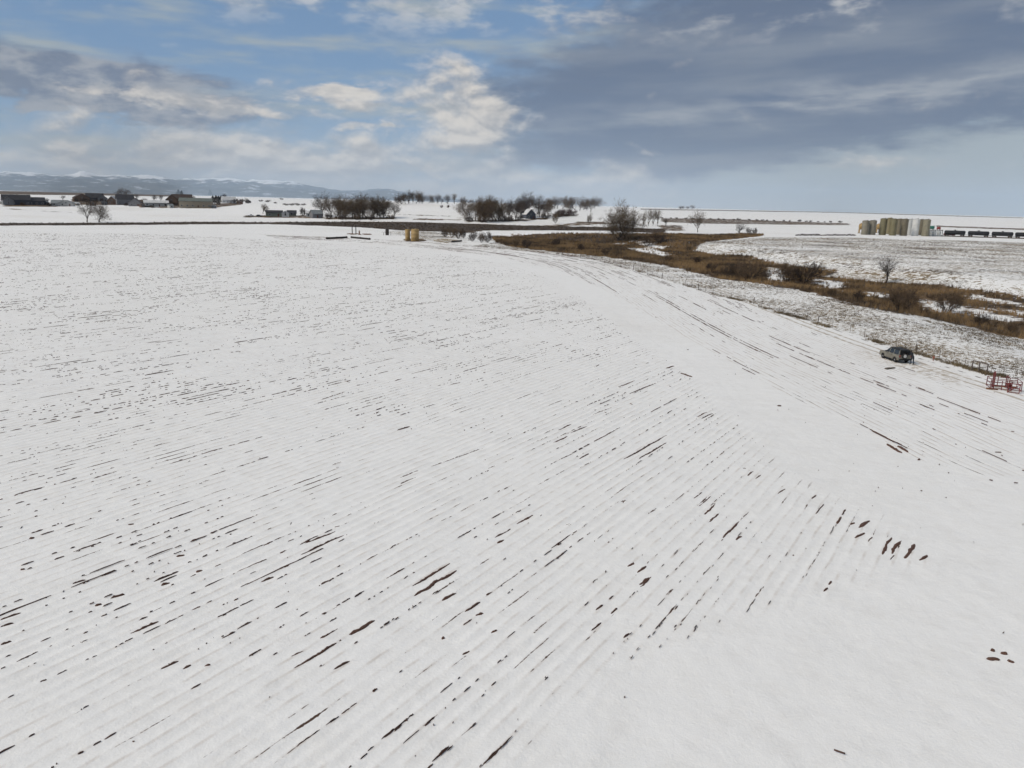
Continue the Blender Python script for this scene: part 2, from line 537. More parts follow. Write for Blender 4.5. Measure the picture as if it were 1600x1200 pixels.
    wcol = k.mix(tan, (0.085, 0.064, 0.044), (0.215, 0.155, 0.08))
    scol = k.mix(k.noise(P, 3.0, 4), (0.05, 0.03, 0.022), (0.11, 0.066, 0.046))
    snow = k.mix(k.ss(0.3, 0.7, k.noise(P, 0.02, 4, 0.6)), (0.835, 0.83, 0.82), (0.81, 0.805, 0.79))
    snow = k.mix(k.mul(k.ss(0.42, 0.72, k.noise(P, 0.6, 5, 0.75)), 0.5), snow, (0.74, 0.725, 0.70))
    snow = k.mix(k.mul(k.ss(0.5, 0.68, k.noise(P, 0.012, 3, 0.6)), k.ss(0.6, 0.3, row), 0.22), snow, (0.60, 0.55, 0.48))
    c = k.mix(k.mul(thin, k.add(0.42, k.mul(head, 0.25))), snow, (0.46, 0.39, 0.33))
    c = k.mix(k.mul(k.m('MAXIMUM', tr, mud), 0.85), c, (0.38, 0.31, 0.23))
    c = k.mix(wm, c, wcol)
    c = k.mix(gm, c, gcol)
    c = k.mix(soil, c, scol)
    k.put(b.inputs['Base Color'], c)
    b.inputs['Roughness'].default_value = 0.75
    b.inputs['Specular IOR Level'].default_value = 0.15
    ridge = k.mul(k.ss(0.0, 0.33, f1), row, -0.012)
    ridge2 = k.mul(k.ss(0.0, 0.33, f2), head, -0.014)
    h = k.add(ridge, ridge2, k.mul(fine, 0.035), k.mul(cl2, 0.26), k.mul(wn, 0.05), k.mul(wn, k.m('MAXIMUM', grass, weed), 0.12))
    n = k.n.new('ShaderNodeBump')
    n.inputs['Strength'].default_value = 0.55
    n.inputs['Distance'].default_value = 1.0
    k.put(n.inputs['Height'], h)
    k.l.new(n.outputs[0], b.inputs['Normal'])
    return m


GROUND = ground_material()


def soil_material():
    m, k, b = new_mat('wet_soil')
    p = k.pos()
    k.put(b.inputs['Base Color'], k.mix(k.noise(p, 5.0, 5, 0.7), (0.045, 0.023, 0.017), (0.14, 0.07, 0.048)))
    b.inputs['Roughness'].default_value = 0.9
    bump(k, b, k.noise(p, 14.0, 4), 0.8, 0.05)
    return m


SOIL = soil_material()
BARK = simple('bark', (0.10, 0.082, 0.066), (0.045, 0.036, 0.03), 1.2, 0.9)
BARK2 = simple('dark_bark', (0.066, 0.050, 0.042), (0.03, 0.023, 0.02), 1.2, 0.9)
TWIG = simple('twigs', (0.145, 0.10, 0.063), (0.075, 0.052, 0.034), 0.5, 0.9)
TWIG2 = simple('dark_twigs', (0.075, 0.054, 0.042), (0.038, 0.028, 0.023), 0.5, 0.9)
TWIG3 = simple('golden_twigs', (0.165, 0.12, 0.072), (0.09, 0.066, 0.043), 0.5, 0.9)
EVERG = simple('evergreen', (0.022, 0.032, 0.024), (0.012, 0.018, 0.015), 0.6, 0.9)
DRYGRASS = simple('dry_grass_blades', (0.27, 0.178, 0.088), (0.08, 0.057, 0.037), 0.06, 0.9, lo=0.42, hi=0.58)
BANKGRASS = simple('bank_grass_blades', (0.10, 0.072, 0.048), (0.05, 0.037, 0.027), 0.06, 0.9)
WEEDM = simple('weed_blades', (0.19, 0.145, 0.085), (0.085, 0.066, 0.045), 0.15, 0.9)

# ---------------------------------------------------------------- mesh helpers


def mesh_arrays(name, V, Fc, nper, mat, smooth=False):
    V = np.asarray(V, np.float32)
    Fc = np.asarray(Fc, np.int32)
    me = bpy.data.meshes.new(name)
    me.vertices.add(len(V))
    me.vertices.foreach_set('co', V.ravel())
    nf = len(Fc)
    me.loops.add(nf * nper)
    me.loops.foreach_set('vertex_index', Fc.ravel())
    me.polygons.add(nf)
    me.polygons.foreach_set('loop_start', np.arange(nf, dtype=np.int32) * nper)
    me.polygons.foreach_set('loop_total', np.full(nf, nper, np.int32))
    if smooth:
        me.polygons.foreach_set('use_smooth', np.ones(nf, bool))
    me.materials.append(mat)
    me.update(calc_edges=True)
    return me


def link(name, me, parent=None):
    o = bpy.data.objects.new(name, me)
    COL.objects.link(o)
    o.parent = parent
    return o


def tag(o, label=None, cat=None, group=None, kind=None):
    for key, v in (('label', label), ('category', cat), ('group', group), ('kind', kind)):
        if v:
            o[key] = v
    return o


def thing(name, label, cat, loc=(0, 0, 0), rz=0.0, group=None):
    o = link(name, None)
    o.location = loc
    o.rotation_euler = (0, 0, rz)
    return tag(o, label, cat, group)


def put_attrs(me, at):
    for nme, v in at.items():
        a = me.attributes.new(nme, 'FLOAT', 'POINT')
        a.data.foreach_set('value', np.asarray(v, np.float32))


# ---------------------------------------------------------------- land sheet
def near_dist(P):
    """how far inside the ridged near field a point lies (metres)"""
    ins = inside(P, Z_ROW)
    d = polydist(P, np.vstack([Z_ROW, Z_ROW[:1]]))
    d = np.where(ins, d, -d)
    r = np.hypot(P[:, 0], P[:, 1])
    az = np.degrees(np.arctan2(P[:, 0], P[:, 1]))
    d = np.minimum(d + 3.5, 125.0 - r)
    d = np.minimum(d, r - 11.0)
    d = np.minimum(d, (50.0 - np.abs(az)) * 0.0175 * r)
    return d


def build_land():
    azs = np.radians(np.concatenate([np.arange(-42, 42.01, 0.15), np.arange(46, 318, 4.0)]))
    rs = np.concatenate([[0.0, 4.0, 7.0], np.geomspace(10, 66000, 500)])
    na, nr = len(azs), len(rs)
    A, Rr = np.meshgrid(azs, rs)
    X, Y = (Rr * np.sin(A)).ravel(), (Rr * np.cos(A)).ravel()
    P = np.stack([X, Y], 1)
    Zh = height(X, Y)
    bank, mud, row, grass, weed, hd, hs = zone_attrs(P)
    head = inside(P, HEAD_POLY).astype(float)
    nd = near_dist(P)
    Z = Zh + (fbm(X / 9, Y / 9, 21) - 0.5) * 0.12 * sstep(0, 6, -nd) - 0.15 * sstep(3.5, 7, nd)
    i = np.arange(nr - 1)[:, None] * na
    j = np.arange(na)[None, :]
    j2 = (j + 1) % na
    F = np.stack([i + j, i + j2, i + na + j2, i + na + j], -1).reshape(-1, 4)[:, ::-1]
    V = np.stack([X, Y, Z], 1)
    C = P[F].mean(1)
    # vertex normals of the whole sheet, kept when it is cut into its zones
    full = mesh_arrays('full', V, F, 4, GROUND, True)
    N = np.zeros(len(V) * 3, np.float32)
    full.vertex_normals.foreach_get('vector', N)
    N = N.reshape(-1, 3)
    bpy.data.meshes.remove(full)
    FIELD = np.vstack([Z_FENCE, gxy([(600, 372), (420, 352.5), (300, 352), (0, 354)]), [(-420, 380), (-420, -60), (200, -60), (200, 30)]])
    zi = np.zeros(len(F), int)
    zi[inside(C, FIELD)] = 1
    zi[inside(C, Z_MARSH) | inside(C, Z_STRIP)] = 2
    zi[inside(C, Z_HILL)] = 3
    zi[inside(C, Z_CANAL)] = 4
    for z, nm in enumerate(['plain', 'snow_field', 'creek_meadow', 'stubble_hillside', 'canal_bank']):
        f = F[zi == z]
        if not len(f):
            continue
        idx, inv = np.unique(f, return_inverse=True)
        me = mesh_arrays(nm, V[idx], inv.reshape(-1, 4), 4, GROUND, True)
        put_attrs(me, dict(row=row[idx], grass=grass[idx], weed=weed[idx], hd=hd[idx], hs=hs[idx], head=head[idx], mud=mud[idx], bank=bank[idx]))
        me.normals_split_custom_set_from_vertices(N[idx].tolist())
        tag(link(nm, me), kind='structure')


build_land()


def build_rows():
    du, dv = ROW_W / 6, 0.32
    c = np.array([(math.sin(a) * r, math.cos(a) * r) for a in np.radians(np.linspace(-50, 50, 30)) for r in (11, 125)])
    us, vs = c @ ROW_U, c @ ROW_V
    u = np.arange(math.floor(us.min() / ROW_W) * ROW_W, us.max(), du)
    v = np.arange(vs.min(), vs.max(), dv)
    Ug, Vg = np.meshgrid(u, v)
    P = Ug.ravel()[:, None] * ROW_U + Vg.ravel()[:, None] * ROW_V
    keep = near_dist(P)
    ok = keep > 0
    fade = sstep(0.5, 6, keep)
    ph = Ug.ravel() / ROW_W
    ridge = 0.5 - 0.5 * np.cos(2 * np.pi * ph)
    amp = 0.004 + 0.036 * sstep(0.3, 0.7, fbm(P[:, 0] / 7, P[:, 1] / 7, 5))
    lump = (fbm(ph * 2.0, Vg.ravel() / 0.9, 9, 3) - 0.5) * 0.03 + (fbm(P[:, 0] / 9, P[:, 1] / 9, 21) - 0.5) * 0.12
    Z = height(P[:, 0], P[:, 1]) - 0.03 + 0.045 * sstep(0.1, 1.6, keep) + fade * (ridge * amp + lump + 0.03)
    nu, nv = len(u), len(v)
    i = np.arange(nv - 1)[:, None] * nu
    j = np.arange(nu - 1)[None, :]
    F = np.stack([i + j, i + nu + j, i + nu + j + 1, i + j + 1], -1).reshape(-1, 4)[:, ::-1]
    F = F[ok[F].all(1)]
    idx, inv = np.unique(F, return_inverse=True)
    me = mesh_arrays('crop_rows', np.stack([P[:, 0], P[:, 1], Z], 1)[idx], inv.reshape(-1, 4), 4, GROUND, True)
    n = len(idx)
    z = np.zeros(n)
    put_attrs(me, dict(row=soft(P[idx], Z_ROW, 5.0), grass=z, weed=z, hd=z + 99, hs=z, head=z, mud=z, bank=z))
    tag(link('crop_rows', me), kind='structure')


build_rows()

# bare soil on the crests of the rows, the larger patches the snow has left (start, end, width in photo pixels)
SOIL_PX = []


def _s(ox, oy, k, L):
    for q in L:
        SOIL_PX.append((ox + q[0] / k, oy + q[1] / k, ox + q[2] / k, oy + q[3] / k, q[4] / k))


_s(500, 700, 2.667, [(380, 580, 545, 483, 12), (390, 620, 572, 512, 14), (505, 640, 570, 605, 12), (600, 688, 670, 645, 10), (595, 745, 640, 715, 10), (650, 705, 680, 690, 14), (690, 618, 715, 605, 7), (725, 378, 800, 340, 7), (815, 322, 895, 280, 10), (735, 400, 770, 385, 12), (330, 130, 420, 95, 8), (440, 90, 690, 0, 5), (330, 155, 400, 125, 7), (120, 785, 232, 720, 14), (0, 860, 75, 815, 10), (0, 800, 30, 785, 9), (1280, 500, 1310, 485, 12), (1320, 528, 1360, 495, 14), (1330, 588, 1382, 540, 16), (1210, 695, 1240, 670, 10), (1150, 680, 1180, 655, 10), (1130, 765, 1175, 730, 9), (1265, 795, 1290, 775, 8), (1355, 290, 1400, 255, 7), (1255, 235, 1275, 220, 16), (1440, 620, 1470, 590, 8), (710, 780, 740, 765, 10), (55, 930, 130, 890, 9), (590, 865, 625, 850, 8), (1080, 50, 1120, 25, 7), (700, 90, 735, 75, 5), (720, 105, 770, 85, 5), (505, 800, 520, 795, 8)])
_s(1000, 750, 2.667, [(330, 262, 415, 175, 14), (415, 175, 455, 135, 6), (285, 185, 335, 140, 14), (260, 155, 320, 100, 14), (235, 120, 305, 65, 7), (220, 85, 265, 50, 7), (820, 188, 840, 155, 16), (843, 150, 858, 125, 12), (875, 190, 893, 180, 12), (918, 205, 955, 170, 22), (898, 248, 935, 222, 16), (950, 262, 965, 240, 12), (1010, 315, 1045, 240, 24), (1045, 310, 1090, 255, 22), (1100, 330, 1145, 270, 28), (1168, 340, 1195, 315, 18), (395, 255, 425, 237, 16), (730, 145, 765, 102, 8), (785, 440, 800, 425, 12), (765, 468, 785, 455, 7), (1440, 742, 1500, 750, 12), (1500, 720, 1530, 725, 10), (1460, 712, 1480, 716, 8), (1530, 752, 1560, 762, 9), (20, 155, 70, 125, 6), (0, 385, 25, 362, 12), (0, 445, 45, 410, 18), (110, 485, 140, 460, 8), (1040, 335, 1060, 315, 8), (715, 82, 735, 66, 8), (570, 62, 605, 40, 8)])
_s(900, 500, 2.2857, [(1110, 442, 1162, 475, 8), (1150, 450, 1187, 472, 8), (170, 500, 325, 413, 6), (225, 497, 325, 440, 6), (592, 535, 606, 532, 8), (612, 560, 635, 542, 9), (640, 570, 660, 555, 6), (430, 350, 470, 330, 6), (445, 355, 490, 335, 5), (470, 395, 520, 360, 5), (155, 655, 182, 648, 13), (250, 700, 290, 675, 5), (445, 95, 510, 120, 5), (690, 120, 800, 178, 4), (800, 170, 900, 222, 4), (550, 35, 650, 85, 4), (575, 165, 630, 192, 4), (1000, 185, 1085, 225, 3), (1220, 345, 1350, 405, 4), (1400, 430, 1480, 495, 3), (320, 175, 350, 165, 6), (370, 190, 415, 205, 6), (150, 245, 220, 215, 4), (60, 340, 130, 315, 5), (190, 265, 290, 225, 4), (1170, 262, 1205, 280, 4), (720, 308, 730, 307, 7), (1220, 500, 1228, 498, 6), (290, 8, 380, 38, 4), (970, 225, 1040, 255, 3)])
_s(0, 700, 2.667, [(1215, 930, 1405, 818, 12), (1445, 785, 1565, 722, 14), (1210, 878, 1275, 845, 8), (1340, 800, 1410, 755, 8), (540, 780, 665, 725, 9), (500, 755, 620, 705, 6), (0, 722, 90, 688, 7), (0, 750, 60, 733, 6), (665, 930, 755, 890, 9), (1250, 452, 1435, 365, 7), (1265, 405, 1400, 350, 7), (1085, 565, 1145, 540, 8), (815, 520, 845, 512, 13), (640, 560, 745, 517, 5), (300, 438, 425, 395, 6), (120, 380, 145, 375, 9), (85, 511, 105, 507, 7), (300, 570, 360, 553, 5), (460, 630, 520, 612, 7), (670, 575, 710, 565, 8), (735, 456, 770, 448, 9), (1340, 700, 1362, 692, 10), (380, 135, 500, 98, 4), (830, 150, 930, 120, 4), (1375, 80, 1430, 60, 6), (920, 800, 985, 768, 7), (395, 660, 425, 652, 8), (0, 825, 50, 808, 7), (850, 915, 880, 908, 9), (755, 930, 800, 908, 10)])
_s(500, 370, 3.2, [(635, 748, 705, 730, 6), (635, 832, 790, 785, 7), (1165, 1035, 1240, 1000, 10), (1190, 970, 1260, 940, 8), (1250, 985, 1335, 950, 6), (1490, 755, 1590, 715, 6), (370, 725, 410, 712, 6), (180, 840, 360, 790, 5), (300, 580, 440, 553, 4), (1060, 785, 1105, 770, 7), (385, 970, 450, 950, 5), (1340, 225, 1435, 270, 4), (1310, 210, 1390, 250, 3), (1495, 300, 1600, 345, 5), (0, 820, 135, 775, 5), (450, 690, 610, 650, 3), (1115, 665, 1165, 652, 5), (1365, 660, 1410, 635, 5)])


def build_soil():
    SOIL_PX[:] = [q for q in SOIL_PX if q[4] > 2.3 or (q[2] - q[0]) * (q[3] - q[1]) < 0]
    VV, FF = [], []
    n0 = 0
    for (x1, y1, x2, y2, w) in SOIL_PX:
        a, b = np.array([*plane(x1, y1), 0.0]), np.array([*plane(x2, y2), 0.0])
        d = (b - a)[:2]
        L = math.hypot(*d)
        d = d / max(L, 1e-6)
        q = np.array([-d[1], d[0]])
        # true width from the pixel width across the patch
        pa = plane(x1, y1)
        px2 = np.array([y2 - y1, -(x2 - x1)], float)
        px2 = px2 / max(np.linalg.norm(px2), 1e-6) * w
        pb = plane(x1 + px2[0], y1 + px2[1])
        W = min(max(abs((pb - pa) @ q), 0.05), 0.5) * (0.95 if w > 4.4 else 0.8 if w > 2.3 else 0.5)
        L = max(L, W)
        ns = max(8, int(L / 0.09))
        ns = min(ns, 90)
        t = np.linspace(0, 1, ns + 1)
        seed = random.randint(0, 9999)
        prof = np.sin(np.pi * np.clip(t, 0.0, 1.0)) ** 0.35
        gate = np.ones(ns + 1)
        if W < 0.085 and L > 1.0:
            gate = np.clip((fbm(t * L / 0.55, t * 0 + seed, seed + 7, 3) - 0.40) * 7, 0.0, 1)
        prof = prof * gate
        for sgn in (0,):
            wl = W * 0.5 * prof * (0.35 + 1.3 * fbm(t * L / 0.35, t * 0 + seed, seed, 3))
            wr = W * 0.5 * prof * (0.35 + 1.3 * fbm(t * L / 0.35, t * 0 + seed + 50, seed + 1, 3))
            cx = (fbm(t * L / 0.8, t * 0 + seed + 9, seed + 2, 2) - 0.5) * W * 0.7
            top = 0.03 + 0.09 * fbm(t * L / 0.16, t * 0 + seed, seed + 3, 3)
            for row in range(5):
                s = (row - 2) / 2.0
                off = cx + np.where(s < 0, s * wl, s * wr)
                px = a[0] + d[0] * t * L + q[0] * off
                py = a[1] + d[1] * t * L + q[1] * off
                zz = 0.03 + (top * (1 - s * s) * prof - 0.05 * (abs(s) > 0.9)) * (0.6 + 0.8 * vnoise(px * 12, py * 12, 5))
                VV.append(np.stack([px, py, zz], 1))
            m = ns + 1
            i = np.arange(4)[:, None] * m
            j = np.arange(ns)[None, :]
            FF.append((np.stack([i + j, i + j + 1, i + m + j + 1, i + m + j], -1).reshape(-1, 4)[:, ::-1]) + n0)
            n0 += 5 * m
    # the many small crumbs, strung along the row crests in loose clusters
    N = 120000
    az = np.radians(rng.uniform(-40, 40, N))
    rr = rng.uniform(14 ** 1.4, 400 ** 1.4, N) ** (1 / 1.4)
    P = np.stack([np.sin(az) * rr, np.cos(az) * rr], 1)
    ui = np.floor(P @ ROW_U / ROW_W)
    vv = P @ ROW_V
    dens = 0.06 + 0.42 * fbm(P[:, 0] / 10, P[:, 1] / 10, 61, 3) + 0.5 * fbm(ui * 7.7, vv / 8.0, 63, 2) + 0.30 * vnoise(ui * 3.3, ui * 0, 65)
    near = soft(P, Z_ROW, 3.0) > 0.6
    far = np.clip((rr - 50) / 120, 0, 1)
    keep = near & (dens + rng.normal(0, 0.05, N) > 0.70) & (rng.uniform(0, 1, N) < np.where(rr < 55, 0.72, np.where(rr > 170, 0.6, 1.0)))
    ui, vv, dens, far = ui[keep], vv[keep], dens[keep], far[keep]
    n = len(ui)
    g = np.clip(dens - 0.76, 0, 1)
    L = np.clip(0.085 * np.exp(rng.normal(0, 0.75, n)) * (1 + 10 * g), 0.025, 1.6)
    W = np.clip(0.0088 * np.exp(rng.normal(0, 0.5, n)) * (1 + 6 * g), 0.004, 0.08)
    uu = (ui + 0.5) * ROW_W + rng.normal(0, 0.03, n)
    tt = np.linspace(-1, 1, 7)
    pr = np.sqrt(1 - np.abs(tt) ** 2.5)
    V = np.zeros((n, 7, 3, 3))
    jit = rng.uniform(0.45, 1.25, (n, 7, 2))
    off = rng.normal(0, 0.3, (n, 7)) * W[:, None]
    for c, sgn in enumerate((-1, 0, 1)):
        w = np.zeros((n, 7)) if sgn == 0 else sgn * W[:, None] * pr * jit[:, :, (sgn + 1) // 2]
        u_ = uu[:, None] + off + w
        v_ = vv[:, None] + tt * L[:, None]
        V[:, :, c, 0] = u_ * ROW_U[0] + v_ * ROW_V[0]
        V[:, :, c, 1] = u_ * ROW_U[1] + v_ * ROW_V[1]
        V[:, :, c, 2] = (0.085 + 0.035 * pr * rng.uniform(0.4, 1.2, (n, 7))) if sgn == 0 else 0.055
    # the same along the headland passes, which follow the field edge
    T = np.vstack([TRACK[:1], TRACK])
    seg = np.hypot(*np.diff(TRACK, axis=0).T)
    acc = np.concatenate([[0], np.cumsum(seg)])
    M = 42000
    pk = rng.integers(4, 52, M)
    s0 = rng.uniform(0, acc[-1], M)
    hd_ = pk * 0.72
    dn = 0.55 * fbm(s0 / 16, pk * 5.3, 71, 2) + 0.32 * vnoise(pk * 3.7, pk * 0.0, 73) + 0.07 + 0.25 * fbm(s0 / 40, pk / 9, 75, 2)
    ok = dn + rng.normal(0, 0.04, M) > 0.785 + 0.03 * np.clip((acc[-1] * 0.35 - s0) / (acc[-1] * 0.3), 0, 1)
    s0, hd_, dn, pk = s0[ok], hd_[ok], dn[ok], pk[ok]
    Lh = np.clip(0.5 * np.exp(rng.normal(0, 0.8, len(s0))), 0.06, 3.5)
    Wh = np.clip(0.005 * np.exp(rng.normal(0, 0.45, len(s0))), 0.003, 0.03)
    tan = np.gradient(TRACK, axis=0)
    tan /= np.linalg.norm(tan, axis=1)[:, None]

    def at(sv, off):
        px, py = np.interp(sv, acc, TRACK[:, 0]), np.interp(sv, acc, TRACK[:, 1])
        tx, ty = np.interp(sv, acc, tan[:, 0]), np.interp(sv, acc, tan[:, 1])
        return np.stack([px + ty * HSIDE * off, py - tx * HSIDE * off], -1)
    HSIDE = 1.0
    probe = at(np.array([acc[-1] * 0.4]), np.array([8.0]))
    if not inside(probe, HEAD_POLY)[0]:
        HSIDE = -1.0
    okp = inside(at(s0, hd_), HEAD_POLY)
    s0, hd_, Lh, Wh = s0[okp], hd_[okp], Lh[okp], Wh[okp]
    m_ = len(s0)
    Vh = np.zeros((m_, 7, 3, 3))
    jit = rng.uniform(0.45, 1.25, (m_, 7, 2))
    off = rng.normal(0, 0.3, (m_, 7)) * Wh[:, None] + rng.normal(0, 0.05, m_)[:, None]
    for c, sgn in enumerate((-1, 0, 1)):
        w = np.zeros((m_, 7)) if sgn == 0 else sgn * Wh[:, None] * pr * jit[:, :, (sgn + 1) // 2]
        p_ = at(s0[:, None] + tt * Lh[:, None], hd_[:, None] + off + w)
        Vh[:, :, c, :2] = p_
        Vh[:, :, c, 2] = height(p_[..., 0].ravel(), p_[..., 1].ravel()).reshape(m_, 7) + (0.11 if sgn == 0 else 0.05)
    K = 1000
    pz = np.stack([rng.uniform(-40, 75, K), rng.uniform(22, 130, K)], 1)
    pz = pz[(fbm(pz[:, 0] / 12, pz[:, 1] / 12, 91, 3) > 0.5) & ~inside(pz, Z_STRIP) & ~inside(pz, Z_MARSH)]
    Vs = np.zeros((len(pz), 7, 3, 3))
    an = rng.uniform(0, np.pi, len(pz))
    ls, ws = 0.035 * np.exp(rng.normal(0, 0.7, len(pz))), 0.014 * np.exp(rng.normal(0, 0.5, len(pz)))
    for c, sgn in enumerate((-1, 0, 1)):
        w = sgn * ws[:, None] * pr * rng.uniform(0.5, 1.3, (len(pz), 7))
        Vs[:, :, c, 0] = pz[:, :1] + np.cos(an)[:, None] * tt * ls[:, None] - np.sin(an)[:, None] * w
        Vs[:, :, c, 1] = pz[:, 1:] + np.sin(an)[:, None] * tt * ls[:, None] + np.cos(an)[:, None] * w
        Vs[:, :, c, 2] = height(Vs[:, :, c, 0].ravel(), Vs[:, :, c, 1].ravel()).reshape(-1, 7) + (0.10 if sgn == 0 else 0.03)
    V = np.concatenate([V, Vh, Vs])
    n += len(pz)
    n += m_
    q = (np.arange(6)[:, None] * 3 + np.arange(2)[None]).ravel()
    f = np.stack([q, q + 1, q + 4, q + 3], -1)
    VV.append(V.reshape(-1, 3))
    FF.append((np.arange(n)[:, None, None] * 21 + f[None]).reshape(-1, 4) + n0)
    me = mesh_arrays('bare_soil', np.vstack(VV), np.vstack(FF), 4, SOIL, True)
    tag(link('bare_soil', me), 'dark wet soil showing through the snow along the crop rows', 'soil', kind='stuff')


build_soil()


def blades(P, k, hmin, hmax, spread, lean, wid):
    """k thin blades for each ground point, one triangle each"""
    n = len(P)
    B = np.repeat(P, k, 0) + rng.normal(0, spread, (n * k, 2))
    zb = height(B[:, 0], B[:, 1]) - 0.03
    h = rng.uniform(hmin, hmax, n * k)
    a = rng.uniform(0, 2 * np.pi, n * k)
    ln = rng.normal(0, lean, (n * k, 2)) * h[:, None]
    w = np.repeat(np.atleast_1d(wid), k) if np.ndim(wid) else np.full(n * k, wid)
    w = w * rng.uniform(0.6, 1.3, n * k)
    dx, dy = np.cos(a) * w, np.sin(a) * w
    V = np.empty((n * k, 3, 3))
    V[:, 0] = np.stack([B[:, 0] - dx, B[:, 1] - dy, zb], 1)
    V[:, 1] = np.stack([B[:, 0] + dx, B[:, 1] + dy, zb], 1)
    V[:, 2] = np.stack([B[:, 0] + ln[:, 0], B[:, 1] + ln[:, 1], zb + h], 1)
    return V.reshape(-1, 3)


def scatter(poly, n, bias=1.0, avoid=()):
    lo, hi = poly.min(0), poly.max(0)
    out = []
    tot = 0
    while tot < n:
        P = rng.uniform(lo, hi, (n * 3, 2))
        P = P[inside(P, poly)]
        r = np.hypot(P[:, 0], P[:, 1])
        P = P[rng.uniform(0, 1, len(P)) < np.clip((90.0 / r) ** bias, 0, 1)]
        for q in avoid:
            P = P[~inside(P, q)]
        out.append(P)
        tot += len(P)
    return np.vstack(out)[:n]


def build_grass():
    def dist(P):
        return np.hypot(P[:, 0], P[:, 1])
    P = np.vstack([scatter(Z_MARSH, 17000, 0.6, Z_SNOW), scatter(Z_MARSH, 2500, 0.6)])
    V = blades(P, 7, 0.45, 1.35, 0.22, 0.25, 0.035 + dist(P) * 0.00018)
    P2 = scatter(Z_CANAL, 2500, 0.0)
    V2 = blades(P2, 5, 0.3, 0.8, 0.3, 0.3, 0.05 + dist(P2) * 0.00018)
    P2 = None
    me = mesh_arrays('bank_grass', V2, np.arange(len(V2)).reshape(-1, 3), 3, BANKGRASS)
    tag(link('bank_grass', me), 'dark brown dead grass on the canal bank', 'grass', kind='stuff')
    me = mesh_arrays('dry_grass', V, np.arange(len(V)).reshape(-1, 3), 3, DRYGRASS)
    tag(link('dry_grass', me), 'tall dry golden brown grass along the creek', 'grass', kind='stuff')
    P = scatter(Z_STRIP, 9000, 0.7)
    P = P[fbm(P[:, 0] / 7, P[:, 1] / 7, 77) > 0.42]
    V = blades(P, 7, 0.10, 0.32, 0.16, 0.5, 0.025 + dist(P) * 0.0001)
    P2 = scatter(Z_HILL, 15000, 0.5)
    P2 = P2[fbm(P2[:, 0] / 40, P2[:, 1] / 40, 31) > 0.43]
    V2 = blades(P2, 5, 0.12, 0.35, 0.22, 0.5, 0.03 + dist(P2) * 0.0001)
    # ragged weeds under the fence
    t = rng.uniform(0, len(Z_FENCE) - 1.001, 2600)
    i = t.astype(int)
    P3 = Z_FENCE[i] + (Z_FENCE[i + 1] - Z_FENCE[i]) * (t - i)[:, None] + rng.normal(0, 0.35, (len(t), 2))
    P3 = P3[fbm(P3[:, 0] / 4, P3[:, 1] / 4, 15) > 0.47]
    V3 = blades(P3, 6, 0.15, 0.5, 0.15, 0.4, 0.035)
    V = np.vstack([V, V2, V3])
    me = mesh_arrays('weeds', V, np.arange(len(V)).reshape(-1, 3), 3, WEEDM)
    tag(link('weeds', me), 'short tan weeds and stubble poking through thin snow', 'weeds', kind='stuff')


build_grass()

# ---------------------------------------------------------------- mountains
def build_mountains():
    prof = [(-420, 283), (-300, 275), (-100, 270), (0, 269), (30, 270), (60, 270), (90, 272), (125, 271), (150, 273), (175, 278), (200, 277), (230, 275), (250, 277), (275, 282), (300, 280), (330, 279), (360, 281), (390, 280), (420, 282), (450, 286), (480, 289), (500, 294), (530, 297), (560, 298), (585, 296), (610, 297), (640, 303), (680, 308), (760, 315), (800, 317.5)]
    pa, pt = [], []
    for x, y in prof:
        d = ray(x, y)
        pa.append(math.atan2(d[0], d[1]))
        pt.append(max(d[2] / math.hypot(d[0], d[1]), 0.0))
    pa, pt = np.array(pa), np.array(pt)
    az = np.radians(np.linspace(-52, 1, 560))
    rr = np.linspace(38000, 62000, 70)
    A, Rr = np.meshgrid(az, rr)
    T = np.interp(A, pa, pt)
    X, Y = Rr * np.sin(A), Rr * np.cos(A)
    ridged = 1 - np.abs(2 * fbm(X / 5200, Y / 5200, 41, 5) - 1)
    rough = fbm(X / 1500, Y / 1500, 47, 4)
    fn = 0.50 + 0.34 * fbm(A * 26, A * 0 + 3, 51, 4)
    blend = 1 - sstep(-0.235, -0.16, A)            # right of the peaks only the foothills make the skyline
    front = T * np.where(A > 0, 1, fn * blend + (1 - blend) * 0.97) * 44000 * np.exp(-((Rr - 44000) / 3300.0) ** 2)
    back = T * (0.86 + 0.30 * fbm(A * 70, A * 0 + 9, 57, 4)) * 55500 * np.exp(-((Rr - 55500) / 4200.0) ** 2)
    Z = np.maximum(front, back) * (0.76 + 0.26 * ridged + 0.22 * (rough - 0.5)) + (ridged - 0.6) * 160 * sstep(0.003, 0.012, T) * sstep(39000, 43000, Rr)
    Z = Z - 4
    na, nr = len(az), len(rr)
    i = np.arange(nr - 1)[:, None] * na
    j = np.arange(na - 1)[None, :]
    F = np.stack([i + j, i + j + 1, i + na + j + 1, i + na + j], -1).reshape(-1, 4)
    m, k, b = new_mat('mountain')
    P = k.pos()
    x, y, z = k.sep(P)
    n = k.noise(P, 0.0009, 7, 0.65)
    sn = k.ss(-60, 140, k.add(k.sub(z, 900.0), k.mul(k.sub(n, 0.5), 1300.0)))
    rock = k.mix(k.ss(0.4, 0.6, k.noise(P, 0.0016, 5)), (0.035, 0.05, 0.06), (0.085, 0.09, 0.09))
    rock = k.mix(k.ss(0.56, 0.64, k.noise(P, 0.0012, 6, 0.7)), rock, (0.45, 0.47, 0.5))
    k.put(b.inputs['Base Color'], k.mix(sn, rock, (0.85, 0.85, 0.86)))
    b.inputs['Roughness'].default_value = 0.9
    tag(link('mountains', mesh_arrays('mountains', np.stack([X.ravel(), Y.ravel(), Z.ravel()], 1), F, 4, m, True)), kind='structure')


build_mountains()


